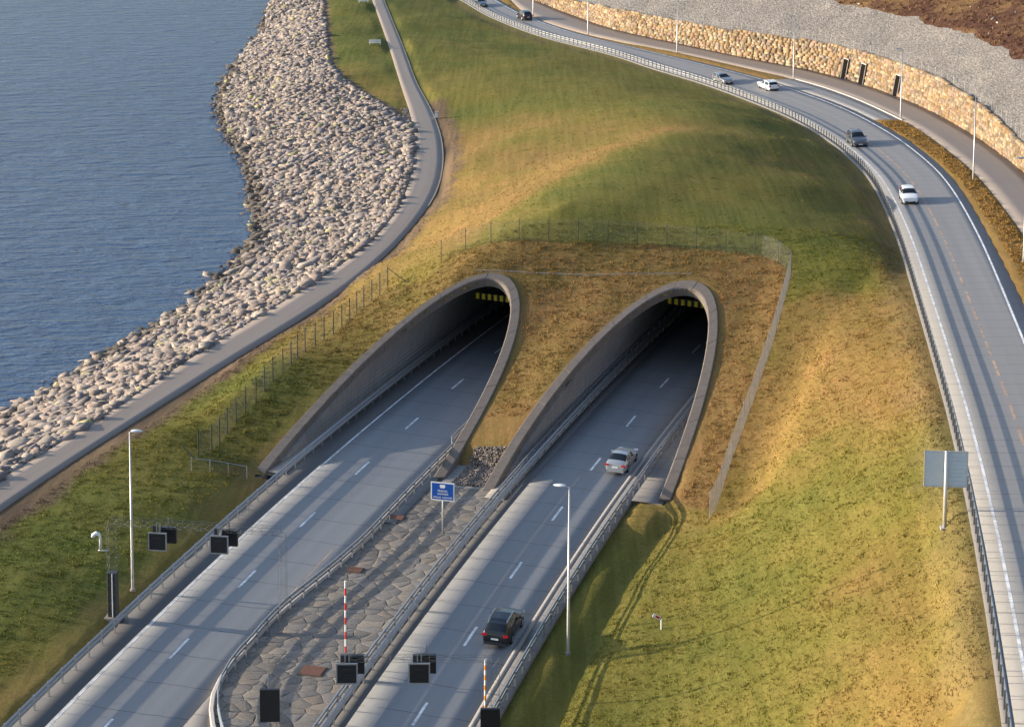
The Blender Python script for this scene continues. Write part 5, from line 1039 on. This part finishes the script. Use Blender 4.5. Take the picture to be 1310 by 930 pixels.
def car(label, typ, body, loc, rz, roofrails=False, group='cars on the roads', panorama=False, scale=1.):
    """nose points along local +Y"""
    T = TYPES[typ]; L, W = T['L'], T['W']; root = thing('car', label, 'car', tuple(loc), rz, group)
    tx, tz = zip(*T['top']); xs = sorted(set(list(tx)+list(np.linspace(.15, L-.15, 26))+list(T['side'])))
    def sec(x):
        zt = float(np.interp(x, tx, tz)); e = min(x, L-x); hw = W/2*(1-.16*math.exp(-e/.16)-.05*math.exp(-e/.6)); zb = .22+.10*math.exp(-e/.25)
        bz = min(T['belt'], zt-.03); g = max(0, min(1, (zt-bz)/.42)); hr = hw*(.93-.20*g)
        half = [(0, zb), (hw*.86, zb), (hw*.97, zb+.10), (hw, .52 if bz > .56 else bz-.1), (hw*.985, bz-.12), (hw*.95, bz), (hr, zt-.07*g-.015), (hr*.84, zt-.005), (hr*.45, zt+.02), (0, zt+.03)]
        return [(y, L/2-x, z) for y, z in half]
    R_ = [sec(x) for x in xs]; nh = len(R_[0])
    full = [r[::-1]+[(-p[0], p[1], p[2]) for p in r[1:]] for r in R_]   # top centre -> right -> bottom -> left
    full = [[tuple(p) for p in r] for r in R_]
    body_mb, win = MB(), {'windscreen': MB(), 'rear_window': MB(), 'side_window': [MB(), MB()], 'roof': MB()}
    for sgn in (1, -1):
        for i in range(len(xs)-1):
            xm = (xs[i]+xs[i+1])/2
            for j in range(nh-1):
                a, b, c, d = [Vector((p[0]*sgn, p[1], p[2])) for p in (R_[i][j], R_[i][j+1], R_[i+1][j+1], R_[i+1][j])]
                q = (a, b, c, d) if sgn < 0 else (a, d, c, b); tgt = body_mb
                if j >= 6 and T['ws'][0] < xm < T['ws'][1]: tgt = win['windscreen']
                elif j >= 6 and T['rw'][0] < xm < T['rw'][1]: tgt = win['rear_window']
                elif j == 5 and T['side'][0] < xm < T['side'][1] and not any(abs(xm-pp) < .07 for pp in (T['side'][0]+(T['side'][1]-T['side'][0])*.42,)): tgt = win['side_window'][0 if sgn > 0 else 1]
                elif panorama and j >= 7 and T['ws'][1]+.1 < xm < T['rw'][0]-.25: tgt = win['roof']
                tgt.quad(*q)
        for r, o in ((R_[0], 1), (R_[-1], -1)):
            n0 = len(body_mb.v); body_mb.v += [(p[0]*sgn, p[1], p[2]) for p in r]; f = tuple(range(n0, n0+nh)); body_mb.f.append(f if sgn*o > 0 else f[::-1]); body_mb.m.append(0)
    import bmesh
    def fin(name, mb, mat, par=root, sm_=True):
        if not mb.f: return None
        me = mb.data(name, mat); bm = bmesh.new(); bm.from_mesh(me); bmesh.ops.remove_doubles(bm, verts=bm.verts, dist=.002); bmesh.ops.recalc_face_normals(bm, faces=bm.faces) if name == 'body' else None
        for f in bm.faces: f.smooth = sm_
        for e in bm.edges:
            if len(e.link_faces) == 2 and e.calc_face_angle(0) > .5: e.smooth = False
        bm.to_mesh(me); bm.free(); return obj(name, me, par)
    bo = fin('body', body_mb, body)
    fin('windscreen', win['windscreen'], M['glass']); fin('rear_window', win['rear_window'], M['glass'])
    for q in win['side_window']: fin('side_window', q, M['glass'])
    if panorama: fin('roof_window', win['roof'], M['glass'])
    wr = T['wr']
    for wy in T['wb']:
        for sgn in (1, -1):
            y = L/2-wy; mb = MB(); mb.tube([(sgn*(W/2-.25), y, wr), (sgn*(W/2-.02), y, wr), (sgn*(W/2+.012), y, wr)], [wr, wr, wr*.93], 20); wh = mb.build('wheel', M['rubber'], root)
            mb = MB(); c = Vector((sgn*(W/2+.018), y, wr)); mb.tube([c, c+Vector((sgn*.012, 0, 0))], [wr*.64, wr*.55], 14); mb.build('rim', M['rim'], wh)
            mb = MB(); n0 = len(mb.v); arc = [(sgn*(W/2-.012 if False else W/2*.995), y+math.cos(a)*(wr+.07), wr+math.sin(a)*(wr+.06)) for a in np.linspace(-.35, math.pi+.35, 14)]
            mb.v += arc; mb.f.append(tuple(range(len(arc)))); mb.m.append(0); mb.build('wheel_arch', M['black'], root)
            if sgn > 0 and wy == T['wb'][0]:
                pass
    for sgn in (1, -1):
        mb = MB(); mb.box((sgn*(W/2+.06), L/2-T['ws'][0]-.42, T['belt']+.06), (.2, .12, .14)); mb.build('mirror', body, root)
        mb = MB(); mb.box((sgn*W*.36, L/2-.12, .70 if typ != 'suv' else .80), (.36, .16, .15)); mb.build('headlight', M['lens'], root)
        mb = MB(); mb.box((sgn*W*.385, -L/2+.07, .86 if typ in ('saloon', 'estate') else .96), (.34, .16, .15)); mb.build('tail_light', M['tail'], root)
        if roofrails:
            mb = MB(); x0, x1 = L/2-T['ws'][1]-.25, L/2-T['rw'][0]+.15; zt = lambda y: float(np.interp(L/2-y, tx, tz))+.03
            mb.tube([(sgn*W*.345, y, zt(y)+.02) for y in np.linspace(x0, x1, 6)], .045, 6); mb.build('roof_rail', M['rim'], root)
    mb = MB(); mb.box((0, -L/2-.005, .70), (.52, .02, .12)); mb.build('number_plate', M['white'], root)
    mb = MB(); mb.box((0, L/2-.0, .48), (.52, .03, .12)); mb.build('number_plate', M['white'], root)
    mb = MB(); mb.box((0, L/2-.05, .38), (1.1, .12, .16)); mb.build('grille', M['black'], root)
    mb = MB(); mb.box((0, -L/2+.06, .36), (W*.8, .14, .18)); mb.build('rear_bumper', M['darksteel'] if typ != 'saloon' else body, root)
    # door seams and handles
    mb = MB()
    for sgn in (1, -1):
        for f in (.02, .42, .80):
            y = L/2-(T['side'][0]+(T['side'][1]-T['side'][0])*f); mb.box((sgn*W/2*.992, y, .66), (.012, .014, .62))
        for f in (.34, .74):
            y = L/2-(T['side'][0]+(T['side'][1]-T['side'][0])*f); mb.box((sgn*(W/2), y, T['belt']-.13), (.03, .16, .03))
    mb.build('door_seams', M['darksteel'], root)
    return root
black = paint('car_paint_black', (.010, .011, .014)); silver = paint('car_paint_silver', (.50, .50, .49), .55); white = paint('car_paint_white', (.78, .78, .77), 0); grey = paint('car_paint_grey', (.10, .11, .13), .5); grey2 = paint('car_paint_light_grey', (.24, .25, .26), .5)
def on_hw(s, o): p = HP(s, o, .01); return p, -(s/RA)
p, a = on_hw(201.8, 2.1); c = car('black estate-shaped off-roader with silver roof rails driving away in the right-hand lane', 'suv', black, p, a, True, panorama=True); c.rotation_euler = (0, R(1.5), a)
p, a = on_hw(237.3, 2.2); c = car('silver saloon with red tail lights heading into the tunnel mouth', 'saloon', silver, p, a); c.rotation_euler = (0, R(1.5), a)
def on_up(x, y, o, away, dt=0.):
    z, d, i = near(ROAD, x, y); t = float(np.interp(i, np.arange(len(RT)), RT)[0])+dt; p = UP(t, o, .01); a = UPd(t)-math.pi/2; return p, a+(0 if away else math.pi)
for lab, typ, mat, x, y, o, away, dt, rails_ in (
    ('small white hatchback coming towards the viewer, nearest car on the upper road', 'hatch', white, 44.06, 236.33, -1.6, False, 2.0, False),
    ('dark grey crossover coming down the bend behind the small white hatchback', 'suv', grey, 45.09, 278.43, -1.7, False, 2.0, False),
    ('white estate car driving away beside the start of the lay-by kerb', 'estate', white, 40.96, 333.54, 2.1, True, 1.5, True),
    ('grey hatchback coming round the bend next to the white estate car', 'estate', grey2, 33.74, 341.6, -1.6, False, 2.0, False),
    ('dark estate car driving away near the top edge of the scene', 'suv', black, -.61, 423.7, 1.5, True, 1.0, False),
    ('dark car approaching at the very top edge beside the guard rail', 'saloon', grey, -10.09, 445.05, -1.6, False, 1.0, False)):
    p, a = on_up(x, y, o, away, dt); c = car(lab, typ, mat, p, a, rails_)
    c.rotation_euler = (0, R(-2.5) if away else R(2.5), a); c.scale = (1.08, 1.08, 1.08)
